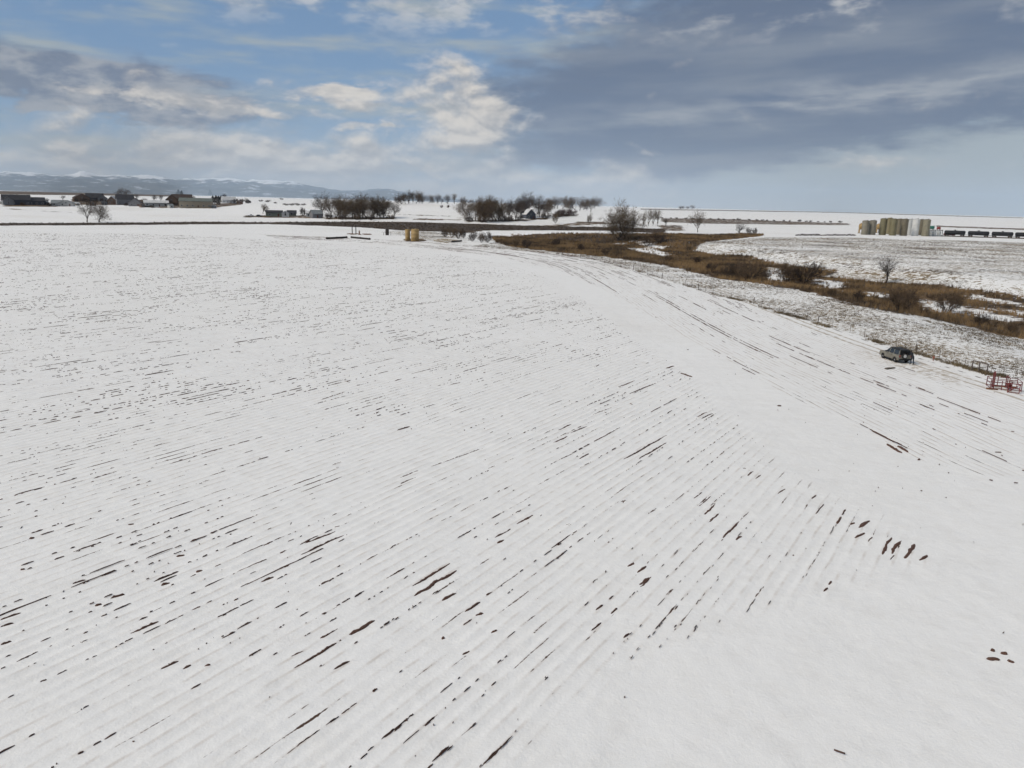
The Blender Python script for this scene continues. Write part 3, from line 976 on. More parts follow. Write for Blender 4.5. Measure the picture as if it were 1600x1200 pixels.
def build_haze():
    m = bpy.data.materials.new('haze')
    m.use_nodes = True
    m.node_tree.nodes.clear()
    o = m.node_tree.nodes.new('ShaderNodeOutputMaterial')
    v = m.node_tree.nodes.new('ShaderNodeVolumePrincipled')
    v.inputs['Color'].default_value = (0.66, 0.81, 0.985, 1)
    v.inputs['Density'].default_value = 1.7e-5
    m.node_tree.links.new(v.outputs[0], o.inputs['Volume'])
    s, b, t = 72000, -8, 1900
    V = [(x, y, z) for z in (b, t) for y in (-s, s) for x in (-s, s)]
    F = [(0, 2, 3, 1), (4, 5, 7, 6), (0, 1, 5, 4), (2, 6, 7, 3), (0, 4, 6, 2), (1, 3, 7, 5)]
    me = bpy.data.meshes.new('haze')
    me.from_pydata(V, [], F)
    me.materials.append(m)
    tag(link('haze', me), 'thin blue haze over the plain', 'haze', kind='stuff')


build_haze()


# ---------------------------------------------------------------- trees
def tubes(S, n):
    """S: rows of p0(3) p1(3) r0 r1 -> verts, quads"""
    S = np.array(S, float)
    p0, p1, r0, r1 = S[:, 0:3], S[:, 3:6], S[:, 6], S[:, 7]
    d = p1 - p0
    d /= np.maximum(np.linalg.norm(d, axis=1), 1e-9)[:, None]
    ref = np.where(np.abs(d[:, 2:3]) > 0.9, np.array([[1.0, 0, 0]]), np.array([[0, 0, 1.0]]))
    a = np.cross(d, ref)
    a /= np.linalg.norm(a, axis=1)[:, None]
    b = np.cross(d, a)
    ang = np.arange(n) * 2 * np.pi / n
    ring = np.cos(ang)[None, :, None] * a[:, None, :] + np.sin(ang)[None, :, None] * b[:, None, :]
    V = np.concatenate([p0[:, None] + ring * r0[:, None, None], p1[:, None] + ring * r1[:, None, None]], 1)
    base = (np.arange(len(S)) * 2 * n)[:, None, None]
    j = np.arange(n)
    j2 = (j + 1) % n
    f = np.stack([j, j2, j2 + n, j + n], -1)[None]
    return V.reshape(-1, 3), (base + f).reshape(-1, 4)


def grow(seed, H, forks, spread, depth, twigs, trunk_r, trunk_frac, droop=0.0, lift=0.25, stems=1, stem_spread=0.3, limb=0.3):
    rd = random.Random(seed)
    wood, twig = [], []

    def rnd_perp(d):
        v = Vector((rd.gauss(0, 1), rd.gauss(0, 1), rd.gauss(0, 1)))
        v = v - d * v.dot(d)
        return v.normalized()

    def branch(p, d, L, r, lev):
        n = 3 if lev < 3 else 2
        q = p.copy()
        rr = r
        for i in range(n):
            d = (d + rnd_perp(d) * rd.uniform(0.05, 0.22) + Vector((0, 0, lift if lev < 4 else -droop)) * 0.22).normalized()
            e = q + d * (L / n)
            r2 = rr * (0.86 if lev else 0.9)
            (wood if lev <= 3 else twig).append((*q, *e, max(rr, 0.016), max(r2, 0.014)))
            if (lev >= 1 and i < n - 1 or lev == 0 and i == 1) and lev < depth and rd.random() < 0.75:
                branch(e, (d + rnd_perp(d) * spread * 1.1).normalized(), L * rd.uniform(0.5, 0.72), r2 * 0.55, lev + 1)
            q, rr = e, r2
        if lev < depth:
            m = forks if lev < 2 else rd.choice((2, 2, 3))
            for _ in range(m):
                branch(q, (d + rnd_perp(d) * spread * rd.uniform(0.6, 1.25)).normalized(), (H * limb if lev == 0 else L) * rd.uniform(0.62, 0.9), rr * 0.66, lev + 1)
        else:
            for _ in range(twigs):
                dd = (d + rnd_perp(d) * rd.uniform(0.3, 1.1) + Vector((0, 0, -droop))).normalized()
                e = q + dd * L * rd.uniform(0.5, 1.0)
                twig.append((*q, *e, 0.016, 0.008))
    if stems == 1:
        branch(Vector((0, 0, -0.15)), Vector((rd.uniform(-.08, .08), rd.uniform(-.08, .08), 1)).normalized(), H * trunk_frac, trunk_r, 0)
    else:
        for s in range(stems):
            a = s / stems * 6.283 + rd.uniform(-.4, .4)
            d = Vector((math.cos(a) * stem_spread, math.sin(a) * stem_spread, 1)) * rd.uniform(0.8, 1.1)
            branch(Vector((math.cos(a) * 0.25, math.sin(a) * 0.25, -0.1)), d.normalized(), H * trunk_frac * rd.uniform(0.7, 1.1), trunk_r, 1)
    top = max(max(t[5] for t in twig), 0.1)
    k = H / top
    W = np.array(wood) * k
    T = np.array(twig) * k
    W[:, 6:] /= k ** 0.5
    T[:, 6:] /= k
    return W, T


PROTO = {}
GROUPS = {}


def proto(key, mats, *a, **kw):
    W, T = grow(*a, **kw)
    v, f = tubes(W, 5)
    tr = mesh_arrays(key + '_trunk', v, f, 4, mats[0], True)
    v, f = tubes(T, 3)
    # twigs that seem a hair thicker stand for the sprays of twigs too fine to model one by one
    cr = mesh_arrays(key + '_crown', v, f, 4, mats[1])
    PROTO[key] = (tr, cr, a[1], float(np.abs(T[:, :2]).max()))


proto('cotton_a', (BARK, TWIG), 1, 14, 4, 0.60, 5, 5, 0.38, 0.13, lift=0.12, limb=0.34)
proto('cotton_b', (BARK2, TWIG2), 2, 14, 4, 0.66, 5, 5, 0.36, 0.12, lift=0.10, limb=0.34)
proto('cotton_c', (BARK2, TWIG2), 3, 14, 4, 0.60, 5, 4, 0.42, 0.13, lift=0.12, limb=0.36)
proto('round_a', (BARK2, TWIG), 4, 14, 5, 0.74, 5, 6, 0.28, 0.05, lift=0.06, limb=0.34)
proto('willow', (BARK, TWIG3), 5, 14, 6, 0.76, 5, 6, 0.34, 0.04, droop=0.10, lift=0.06, limb=0.34)
proto('poplar', (BARK, TWIG3), 6, 14, 3, 0.28, 5, 3, 0.16, 0.10, lift=0.5, limb=0.36)
proto('lone', (BARK2, TWIG2), 8, 10, 4, 0.66, 4, 5, 0.34, 0.15, limb=0.36)
proto('bush_a', (BARK2, TWIG2), 9, 4, 3, 0.60, 4, 5, 0.06, 0.30, stems=11, stem_spread=0.8)
proto('bush_b', (BARK2, TWIG), 10, 4, 3, 0.65, 4, 5, 0.06, 0.30, stems=10, stem_spread=1.0)
proto('bush_c', (BARK, TWIG3), 12, 4, 3, 0.55, 4, 4, 0.05, 0.34, stems=8, stem_spread=0.6)


def tree(name, key, px, by, ty, label, cat, group=None, wide=1.0, rz=None):
    tr, cr, H, rad = PROTO[key]
    p = ground(px, by)
    h = (by - ty) * mpp(p) * (random.uniform(0.9, 1.06) if group else 1.0)
    s = h / H
    o = thing(name, label, cat, p, random.uniform(0, 6.28) if rz is None else rz, group)
    o.scale = (s * wide, s * wide, s)
    if group:
        GROUPS.setdefault(group, []).append((px, o))
    link('trunk' if 'bush' not in key else 'stems', tr, o)
    link('crown', cr, o)
    return o


def evergreen_proto(seed):
    rd = random.Random(seed)
    V, F = [], []
    H, Rb = 8.0, 2.0
    for i in range(900):
        t = rd.random() ** 0.8
        zc = 0.5 + t * (H - 0.5)
        r = Rb * (1 - t) ** 0.8 * rd.uniform(0.55, 1.05) + 0.05
        a = rd.uniform(0, 6.283)
        c = Vector((math.cos(a) * r, math.sin(a) * r, zc - r * 0.25))
        u = Vector((math.cos(a), math.sin(a), -0.4)) * rd.uniform(0.25, 0.5)
        w = Vector((-math.sin(a), math.cos(a), rd.uniform(-.3, .3))) * rd.uniform(0.12, 0.28)
        n = len(V)
        V += [c - w - u * 0.5, c + w - u * 0.5, c + u]
        F.append((n, n + 1, n + 2))
    cr = mesh_arrays('evergreen_crown', [tuple(v) for v in V], F, 3, EVERG)
    v, f = tubes([(0, 0, -0.1, 0, 0, 7.4, 0.16, 0.03)], 6)
    return mesh_arrays('evergreen_trunk', v, f, 4, BARK2, True), cr, H, Rb


PROTO['evergreen'] = evergreen_proto(3)
PROTO['evergreen2'] = evergreen_proto(5)

for x, b, t in [(514, 342, 332), (534, 343.5, 335), (557, 343.5, 333), (580, 344, 335), (611, 342, 333)]:
    tree('grove_bush', 'bush_b' if x % 2 else 'bush_a', x, b, t, 'low twiggy bush in the undergrowth of the dense grove', 'bush', 'undergrowth of the grove', 1.0)
for x, b, t in [(732, 346, 336), (753, 347.5, 337), (786, 346.5, 335), (797, 345.5, 336), (812, 344, 335), (852, 342, 332)]:
    tree('clump_bush', 'bush_b' if x % 2 else 'bush_a', x, b, t, 'low twiggy bush between the canal clump and the farmhouse trees', 'bush', 'undergrowth by the farmhouse', 1.1)
G = 'bare tree in the dense grove behind the grey shed'
# lone pair on the near canal bank, left
tree('cottonwood_tree', 'cotton_c', 136, 347, 302, 'lone bare tree leaning over the thin canal line below the houses', 'tree', wide=0.85)
tree('cottonwood_tree', 'round_a', 154, 347, 312, 'smaller rounder bare tree beside the lone leaning tree on the canal line', 'tree', wide=0.8)
tree('bare_tree', 'round_a', 193, 306, 292, 'dark round bare tree standing behind the houses against the mountains', 'tree', wide=1.2)
tree('bare_tree', 'round_a', 199, 306, 294, 'second dark bare tree behind the houses against the mountains', 'tree', wide=1.0)
tree('bare_tree', 'cotton_a', 411, 334, 316, 'bare tree beside the low green mobile home', 'tree', wide=1.0)
tree('bare_tree', 'bush_a', 474, 337, 323, 'dark twiggy bush between the mobile home and the grey shed', 'bush', wide=0.6)
tree('bare_tree', 'cotton_c', 504, 338, 296, 'big open-crowned bare tree rising right behind the grey shed', 'tree', wide=0.95)
for x, b, t, k, w in [(526, 341, 300, 'round_a', 0.83), (540, 342, 299, 'willow', 0.83), (551, 341, 301, 'cotton_a', 0.88), (562, 342, 297, 'willow', 0.77), (573, 342, 299, 'round_a', 0.83), (584, 341, 303, 'cotton_b', 0.88), (594, 341, 298, 'willow', 0.77), (604, 341, 304, 'round_a', 0.77), (518, 339.5, 303, 'cotton_a', .9), (533, 339.5, 303, 'cotton_b', .9), (556, 339.5, 302, 'round_a', .85), (567, 339.5, 301, 'cotton_a', .9), (589, 339.5, 301, 'cotton_a', .9), (599, 339.5, 303, 'cotton_b', .9)]:
    tree('cottonwood_tree', k, x, b, t, G, 'tree', 'trees of the dense grove', w)
tree('bare_tree', 'cotton_c', 616, 340, 311, 'single open bare tree just past the end of the dense grove', 'tree', wide=0.8)
for x, b, t, k, w in [(627, 319, 299, 'round_a', 1.08), (638, 318, 294, 'cotton_b', 0.96), (650, 318, 297, 'round_a', 0.96), (660, 318, 297, 'cotton_b', 0.96), (670, 318, 301, 'round_a', 0.96), (683, 318, 303, 'cotton_b', 0.96), (700, 319, 303, 'cotton_b', 1.08), (710, 319, 301, 'poplar', 1.5), (620, 320, 303, 'cotton_c', 1.0), (633, 319, 300, 'cotton_a', .9), (645, 318, 300, 'poplar', 1.4), (655, 318, 303, 'cotton_c', .9), (676, 318, 305, 'poplar', 1.3), (690, 319, 308, 'cotton_c', .9), (722, 322, 306, 'cotton_c', .9)]:
    tree('ridge_tree', k, x, b, t, 'bare tree in the row along the crest of the snowy hill', 'tree', 'trees along the hill crest', w)
for x in (690, 700):
    tree('slope_bush', 'bush_a', x, 325, 319, 'small dark bush alone on the snowy hill slope', 'bush', 'bushes on the hill slope', .6)
for x, b, t, k, w in [(728, 335, 306, 'round_a', 0.88), (738, 345, 309, 'round_a', 0.77), (748, 346, 304, 'willow', 0.83), (758, 347, 302, 'round_a', 0.83), (769, 346, 303, 'cotton_a', 0.88), (779, 345, 306, 'willow', 0.83), (788, 344, 310, 'round_a', 0.77), (743, 344, 305, 'cotton_a', .9), (763, 344, 305, 'cotton_b', .9), (774, 344, 305, 'round_a', .85), (795, 343, 311, 'cotton_b', .9)]:
    tree('cottonwood_tree', k, x, b, t, 'bare tree in the thick clump beyond the wide brown canal bank', 'tree', 'trees of the canal clump', w)
for x, b, t, k, w in [(806, 345, 305, 'cotton_c', 0.88), (822, 339, 302, 'cotton_b', 1.00), (832, 339, 299, 'round_a', 1.00), (843, 339, 302, 'cotton_b', 0.94), (850, 338, 307, 'round_a', 0.88), (814, 338, 306, 'cotton_a', .95), (856, 336, 308, 'cotton_a', .95)]:
    tree('cottonwood_tree', k, x, b, t, 'dark bare tree crowding round the farmhouse with the white-edged roof', 'tree', 'trees round the farmhouse', w)
for x, b, t, k, w in [(862, 326, 306, 'round_a', 1.00), (871, 326, 305, 'cotton_a', 1.00), (880, 326, 305, 'round_a', 1.00), (889, 327, 304, 'cotton_a', 1.00), (898, 328, 304, 'round_a', 1.12), (906, 329, 304, 'cotton_a', 1.00), (923, 331, 307, 'cotton_a', 1.00), (935, 323, 306, 'round_a', 1.00), (913, 328, 310, 'round_a', 0.88), (867, 326, 308, 'cotton_b', .9), (894, 327, 307, 'cotton_b', .9), (917, 329, 309, 'cotton_b', .9), (929, 326, 308, 'cotton_a', .9)]:
    tree('bare_tree', k, x, b, t, 'bare tree in the line behind the maroon shrubs', 'tree', 'trees behind the maroon shrubs', w)
tree('roadside_sapling', 'bush_c', 868, 349, 329, 'pale thin sapling in snow before the maroon shrubs', 'tree', wide=.5)
tree('roadside_sapling', 'bush_c', 921, 350, 331, 'pale thin sapling between the maroon shrubs and the biggest tree', 'tree', wide=.4)
MAROON = simple('maroon_twigs', (0.07, 0.03, 0.028), (0.035, 0.018, 0.018), 0.5, 0.9)
PROTO['bush_m'] = (PROTO['bush_a'][0], PROTO['bush_a'][1].copy(), 4, 0)
PROTO['bush_m'][1].materials[0] = MAROON
for x, b, w in [(874, 339, 1.3), (884, 338, 1.5), (893, 337, 1.2)]:
    tree('maroon_shrub', 'bush_m', x, b, b - 12, 'dense maroon shrub in the snow below the tree line', 'shrub', 'maroon shrubs', w * .8)
for x, b, t, k, w in [(1110, 424, 408, 'bush_a', .8), (1130, 428, 412, 'bush_b', .8), (1195, 438, 420, 'bush_a', .7), (1300, 462, 446, 'bush_b', .8), (1340, 470, 452, 'bush_a', .8), (1442, 492, 474, 'bush_b', .7), (1530, 508, 488, 'bush_a', .8), (1580, 520, 500, 'bush_b', .8), (1090, 412, 400, 'bush_a', .9), (1045, 408, 396, 'bush_b', .9)]:
    tree('reed_bush', k, x, b, t, 'low twiggy bush in the golden grass of the creek', 'bush', 'low bushes along the creek', w)
# the big tree over the marsh and its neighbours
tree('willow_tree', 'willow', 966, 376, 317, 'biggest tree, golden brown and dense, standing in the brown marsh', 'tree', wide=1.0)
tree('willow_tree', 'round_a', 976, 372, 308, 'taller dark-topped tree grown together with the biggest golden tree', 'tree', wide=.7)
tree('marsh_bush', 'bush_b', 1010, 385, 361, 'dark bare bush under the biggest tree by a snow patch', 'bush', wide=.6)
tree('marsh_bush', 'bush_a', 1030, 380, 362, 'dark low bush right of the bare bush under the biggest tree', 'bush', wide=.9)
for x, b, t in [(1005, 353, 331), (1013, 353, 327), (1020, 353, 325), (1027, 353, 328)]:
    tree('poplar_tree', 'poplar', x, b, t, 'slim pale poplar in the tight row by the stubble strip', 'tree', 'slim poplars', 1.1)
tree('bare_tree', 'lone', 1040, 353, 339, 'tiny bare tree next to the row of slim poplars', 'tree')
tree('bare_tree', 'cotton_a', 1090, 363, 324, 'slender pale bare tree alone on the far canal bank', 'tree', wide=.65)
tree('bare_tree', 'lone', 1155, 367, 346, 'small bare tree at the left end of the stubble hillside', 'tree')
tree('marsh_bush', 'bush_a', 1170, 366, 354, 'dark low bush leaning at the top edge of the stubble hillside', 'bush', wide=.5)
tree('marsh_bush', 'bush_a', 1179, 366, 355, 'second low bush at the top edge of the stubble hillside', 'bush', wide=.5)
tree('bare_tree', 'lone', 1384, 442, 394, 'lone bare tree standing in the brown ditch below the stubble hillside', 'tree', wide=.95)
tree('creek_bush', 'bush_b', 1170, 438, 400, 'widest brown bush in the creek meadow', 'bush', wide=1.0)
tree('creek_bush', 'bush_a', 1150, 433, 405, 'smaller brown bush leaning on the widest creek bush', 'bush', wide=.85)
tree('creek_bush', 'bush_b', 1230, 441, 403, 'left one of two dark bushes beside a snow patch in the creek meadow', 'bush', wide=.8)
tree('creek_bush', 'bush_a', 1256, 442, 406, 'right one of two dark bushes beside a snow patch in the creek meadow', 'bush', wide=.85)
tree('creek_bush', 'bush_b', 1407, 486, 436, 'tall thin bush in the brown grass below the lone bare tree', 'bush', wide=.8)
tree('creek_bush', 'bush_b', 1479, 488, 450, 'low wide bush beside long snow streaks in the creek meadow', 'bush', wide=.8)
for x, b, t, k, w in [(696, 371, 352, 'bush_b', .5), (706, 372, 352, 'bush_c', .5), (716, 373, 352, 'bush_b', .5), (724, 372, 355, 'bush_a', .5), (738, 377, 361, 'bush_a', .6), (752, 379, 361, 'bush_b', .5), (762, 379, 360, 'bush_a', .55)]:
    tree('bank_bush', k, x, b, t, 'twiggy bush at the field corner right of the two yellow tanks', 'bush', 'bushes at the field corner', w)
for x, b, t in [(805, 386, 369), (822, 388, 372), (868, 385, 369), (908, 392, 378), (946, 399, 386), (1075, 393, 380)]:
    tree('marsh_bush', 'bush_c' if x % 2 else 'bush_a', x, b, t, 'brown bush growing out of the dry marsh grass', 'bush', 'bushes in the marsh', .65)
for x, b, t, w in [(447, 321, 317, 1.6), (456, 321, 317, 1.5), (465, 321, 317, 1.5), (474, 321, 317.5, 1.4), (408, 315, 311.5, 1.5), (418, 316, 312, 1.5), (430, 318, 315, 1.6), (440, 312, 309.5, 1.8)]:
    tree('field_shrub', 'bush_a', x, b, t, 'low dark shrub in a broken line across the snowy valley', 'shrub', 'shrub lines in the valley', w)
for i in range(26):
    x = 1036 + i * 11 + random.uniform(-4, 4)
    y = 341.2 + (x - 1036) * 0.025
    tree('roadside_shrub', 'bush_a', x, y, y - random.uniform(2.2, 4), 'low dark shrub along the far roadside strip', 'shrub', 'roadside shrubs', 1.3)
for i in range(17):
    x = 1245 + i * 5.6
    tree('ditch_shrub', 'bush_a', x, 368.5, 368.5 - random.uniform(2, 4), 'tiny dark shrub in the hedge line leading to the tall tanks', 'shrub', 'hedge line shrubs', 1.5)
for x in (1062, 1068, 1074, 1081):
    tree('horizon_tree', 'round_a', x, 326.5, 326.5 - (7 if x == 1081 else 5.5), 'tiny dark tree on the flat snowy horizon', 'tree', 'trees on the horizon', 1.2)
for x, y in [(279, 304), (284, 305), (300, 304), (305, 303.5), (311, 303), (318, 303), (324, 304), (329, 305)]:
    tree('spruce_tree', 'evergreen' if x % 2 else 'evergreen2', x, y + 1, y - 8, 'dark evergreen in the clump round the hilltop house', 'tree', 'evergreens round the hilltop house', 2.0)
for x, y in [(333, 316), (338, 317), (342, 317), (346, 316)]:
    tree('spruce_tree', 'evergreen2', x, y, y - 11, 'dark evergreen between the long tan barn and the white house', 'tree', 'evergreens beside the tan barn', 2.2)
for x, y in [(1, 319), (36, 321), (70, 319), (77, 322), (113, 320), (120, 316), (150, 316.5), (167, 317), (178, 319), (197, 322), (224, 320), (238, 325), (262, 323), (275, 322), (333, 325), (341, 320), (372, 316), (378, 316), (388, 318)]:
    tree('yard_bush', 'bush_a', x, y, y - 6, 'small dark garden bush among the village houses', 'bush', 'garden bushes', 1.0)
for x, y, t in [(22, 320, 309), (72, 319, 308), (118, 318, 306), (176, 319, 305), (225, 320, 308), (241, 315, 304), (298, 318, 303), (336, 322, 309), (384, 318, 309), (45, 314, 303), (8, 314, 305), (98, 313, 304), (131, 318, 308), (160, 318, 308), (214, 312, 302), (252, 314, 304), (268, 322, 311), (352, 312, 302), (366, 319, 309)]:
    tree('yard_tree', 'cotton_b', x, y, t, 'small bare garden tree among the village houses', 'tree', 'garden trees', 1.0)

# each member of a row is told apart by counting from something one can find
ORD = ['first', 'second', 'third', 'fourth', 'fifth', 'sixth', 'seventh', 'eighth', 'ninth', 'tenth', 'eleventh', 'twelfth', 'thirteenth', 'fourteenth', 'fifteenth', 'sixteenth', 'seventeenth', 'eighteenth', 'nineteenth', 'twentieth', 'twenty-first', 'twenty-second', 'twenty-third', 'twenty-fourth', 'twenty-fifth', 'twenty-sixth']
for grp, rev, text in [('trees of the dense grove', 0, '%s bare tree of the dense grove, counted from the grey shed'), ('undergrowth of the grove', 0, '%s low bush under the dense grove, counted from the grey shed'), ('undergrowth by the farmhouse', 1, '%s low bush of the canal clump undergrowth, counted from the maroon shrubs'), ('trees along the hill crest', 0, '%s bare tree on the snowy hill crest, counted from the dense grove'), ('bushes on the hill slope', 0, '%s of two small dark bushes on the snowy slope, counted from the dense grove'), ('trees of the canal clump', 1, '%s bare tree of the thick canal clump, counted from the farmhouse'), ('trees round the farmhouse', 0, '%s dark bare tree round the farmhouse, counted from the canal clump'), ('trees behind the maroon shrubs', 0, '%s bare tree in the line behind the maroon shrubs, counted from the farmhouse'), ('maroon shrubs', 0, '%s dense maroon shrub in the snow, counted from the farmhouse'), ('slim poplars', 0, '%s slim pale poplar of the tight row, counted from the biggest tree'), ('bushes at the field corner', 0, '%s twiggy bush at the field corner, counted from the yellow tanks'), ('bushes in the marsh', 0, '%s brown bush in the dry marsh grass, counted from the field corner'), ('low bushes along the creek', 0, '%s low twiggy bush in the creek grass, counted from the biggest tree'), ('roadside shrubs', 0, '%s low shrub on the far roadside strip, counted from the slim poplars'), ('hedge line shrubs', 1, '%s tiny shrub of the hedge line, counted from the tall tanks'), ('shrub lines in the valley', 1, '%s low dark valley shrub, counted from the dense grove towards the village'), ('trees on the horizon', 0, '%s tiny tree on the flat horizon, counted from the slim poplars'), ('evergreens round the hilltop house', 1, '%s dark evergreen round the hilltop house, counted from the white house'), ('evergreens beside the tan barn', 0, '%s dark evergreen right of the tan barn, counted from the barn'), ('garden bushes', 0, '%s small garden bush in the village, counted from the charcoal house'), ('garden trees', 0, '%s small bare garden tree in the village, counted from the charcoal house')]:
    L = sorted(GROUPS[grp], key=lambda q: q[0], reverse=bool(rev))
    for i, (_, o) in enumerate(L):
        o['label'] = text % ORD[i]

# ---------------------------------------------------------------- solid-shape helper
class MB:
    def __init__(s):
        s.v, s.f = [], []

    def raw(s, V, F):
        n = len(s.v)
        s.v += [tuple(v) for v in V]
        s.f += [tuple(i + n for i in f) for f in F]
        return s

    def box(s, x0, y0, z0, x1, y1, z1):
        V = [(x, y, z) for z in (z0, z1) for y in (y0, y1) for x in (x0, x1)]
        return s.raw(V, [(0, 2, 3, 1), (4, 5, 7, 6), (0, 1, 5, 4), (2, 6, 7, 3), (0, 4, 6, 2), (1, 3, 7, 5)])

    def lathe(s, prof, n=20, axis='z', c=(0, 0, 0)):
        V, F = [], []
        for r, z in prof:
            for i in range(n):
                a = 2 * math.pi * i / n
                p = (r * math.cos(a), r * math.sin(a), z)
                if axis == 'x':
                    p = (p[2], p[0], p[1])
                elif axis == 'y':
                    p = (p[1], p[2], p[0])
                V.append((p[0] + c[0], p[1] + c[1], p[2] + c[2]))
        for k in range(len(prof) - 1):
            for i in range(n):
                j = (i + 1) % n
                F.append((k * n + i, k * n + j, k * n + n + j, k * n + n + i))
        F.append(tuple(range(n))[::-1])
        F.append(tuple(range((len(prof) - 1) * n, len(prof) * n)))
        return s.raw(V, F)

    def tube(s, pts, r, n=6, cap=True):
        pts = [Vector(p) for p in pts]
        V, F = [], []
        for i, p in enumerate(pts):
            d = (pts[min(i + 1, len(pts) - 1)] - pts[max(i - 1, 0)]).normalized()
            a = d.cross(Vector((1, 0, 0)) if abs(d.z) > 0.9 else Vector((0, 0, 1))).normalized()
            b = d.cross(a)
            for j in range(n):
                t = 2 * math.pi * j / n
                V.append(p + (a * math.cos(t) + b * math.sin(t)) * r)
        for i in range(len(pts) - 1):
            for j in range(n):
                k = (j + 1) % n
                F.append((i * n + j, i * n + k, i * n + n + k, i * n + n + j))
        F += [tuple(range(n))[::-1], tuple(range((len(pts) - 1) * n, len(pts) * n))]
        return s.raw(V, F)

    def prism(s, poly, y0, y1):
        """side outline (x,z) swept across y"""
        n = len(poly)
        V = [(x, y0, z) for x, z in poly] + [(x, y1, z) for x, z in poly]
        F = [(i, (i + 1) % n, n + (i + 1) % n, n + i) for i in range(n)] + [tuple(range(n))[::-1], tuple(range(n, 2 * n))]
        return s.raw(V, F)

    def build(s, name, mat, parent=None, bevel=0.0, smooth=False):
        me = bpy.data.meshes.new(name)
        me.from_pydata(s.v, [], s.f)
        bm = bmesh.new()
        bm.from_mesh(me)
        bmesh.ops.recalc_face_normals(bm, faces=bm.faces)
        if bevel:
            bmesh.ops.bevel(bm, geom=[e for e in bm.edges if len(e.link_faces) == 2 and e.calc_face_angle(0) > 0.5], offset=bevel, segments=2, affect='EDGES', clamp_overlap=True)
        bm.to_mesh(me)
        bm.free()
        me.materials.append(mat)
        if smooth:
            me.shade_smooth()
            me.set_sharp_from_angle(angle=R(38))
        return link(name, me, parent)


# ---------------------------------------------------------------- houses
WALLS = {}
for nm, c in [('grey_siding', (0.20, 0.20, 0.21)), ('dark_siding', (0.07, 0.075, 0.09)), ('white_siding', (0.55, 0.55, 0.55)), ('tan_siding', (0.30, 0.26, 0.20)), ('brown_siding', (0.17, 0.115, 0.085)), ('green_siding', (0.17, 0.19, 0.16)), ('pale_siding', (0.42, 0.42, 0.41))]:
    WALLS[nm] = simple(nm, c, tuple(v * 0.85 for v in c), 1.5, 0.8)
ROOFS = {}
for nm, c in [('dark_shingle', (0.045, 0.045, 0.052)), ('brown_shingle', (0.075, 0.055, 0.048)), ('grey_metal_roof', (0.22, 0.24, 0.25)), ('snowy_roof', (0.62, 0.62, 0.62)), ('green_grey_roof', (0.14, 0.16, 0.145))]:
    ROOFS[nm] = simple(nm, c, tuple(v * 0.75 for v in c), 0.8, 0.8)
GLASS = simple('window_glass', (0.02, 0.024, 0.03), (0.035, 0.04, 0.045), 1.0, 0.08, 0.0, spec=0.6)
TRIM = simple('white_trim', (0.6, 0.6, 0.58), (0.5, 0.5, 0.48), 2.0, 0.6)
DOORM = simple('house_door', (0.12, 0.05, 0.04), (0.09, 0.04, 0.03), 2.0, 0.6)


def gable_block(o, x, y, L, W, eave, rise, wall, roof, ridge='x', windows=True, door=False):
    """one gabled block centred at x,y of the house; ridge along local x or y"""
    swap = ridge == 'y'

    def T(p):
        return (x + p[1], y + p[0], p[2]) if swap else (x + p[0], y + p[1], p[2])
    l, w = (W / 2, L / 2) if swap else (L / 2, W / 2)
    m = MB()
    V = [(-l, -w, -0.3), (l, -w, -0.3), (l, w, -0.3), (-l, w, -0.3), (-l, -w, eave), (l, -w, eave), (l, w, eave), (-l, w, eave), (-l, 0, eave + rise), (l, 0, eave + rise)]
    m.raw([T(v) for v in V], [(0, 1, 5, 4), (2, 3, 7, 6), (1, 2, 6, 9, 5), (3, 0, 4, 8, 7), (0, 3, 2, 1), (4, 5, 9, 8), (6, 7, 8, 9)])
    m.build('wall', WALLS[wall], o)
    ov, th = 0.45, 0.18
    k = rise / w
    m = MB()
    for s in (-1, 1):
        V = []
        for xx in (-l - ov, l + ov):
            for (yy, zz) in ((0, eave + rise + 0.03), (s * (w + ov), eave - ov * k + 0.03)):
                V += [(xx, yy, zz), (xx, yy, zz + th)]
        m.raw([T(v) for v in V], [(0, 2, 3, 1), (4, 5, 7, 6), (0, 4, 6, 2), (1, 3, 7, 5), (2, 6, 7, 3), (0, 1, 5, 4)])
    m.build('roof', ROOFS[roof], o)
    if windows:
        nwin = max(1, int(L / 4.5))
        for i in range(nwin):
            wx = x + (-L / 2 + L * (i + 0.5) / nwin)
            if door and i == nwin // 2:
                MB().box(wx - 0.5, y - W / 2 - 0.06, 0, wx + 0.5, y - W / 2 + 0.02, 2.1).build('door', DOORM, o)
                continue
            z0 = min(1.0, eave * 0.35)
            f = MB().box(wx - 0.75, y - W / 2 - 0.07, z0 - 0.1, wx + 0.75, y - W / 2 + 0.02, z0 + 1.35).build('window', TRIM, o)
            MB().box(wx - 0.62, y - W / 2 - 0.09, z0, wx + 0.62, y - W / 2 - 0.06, z0 + 1.25).build('pane', GLASS, f)
        if swap:
            f = MB().box(x - 0.6, y - W / 2 - 0.07, eave * 0.85, x + 0.6, y - W / 2 + 0.02, eave * 0.85 + 1.1).build('window', TRIM, o)
            MB().box(x - 0.5, y - W / 2 - 0.09, eave * 0.85 + 0.1, x + 0.5, y - W / 2 - 0.06, eave * 0.85 + 1.0).build('pane', GLASS, f)


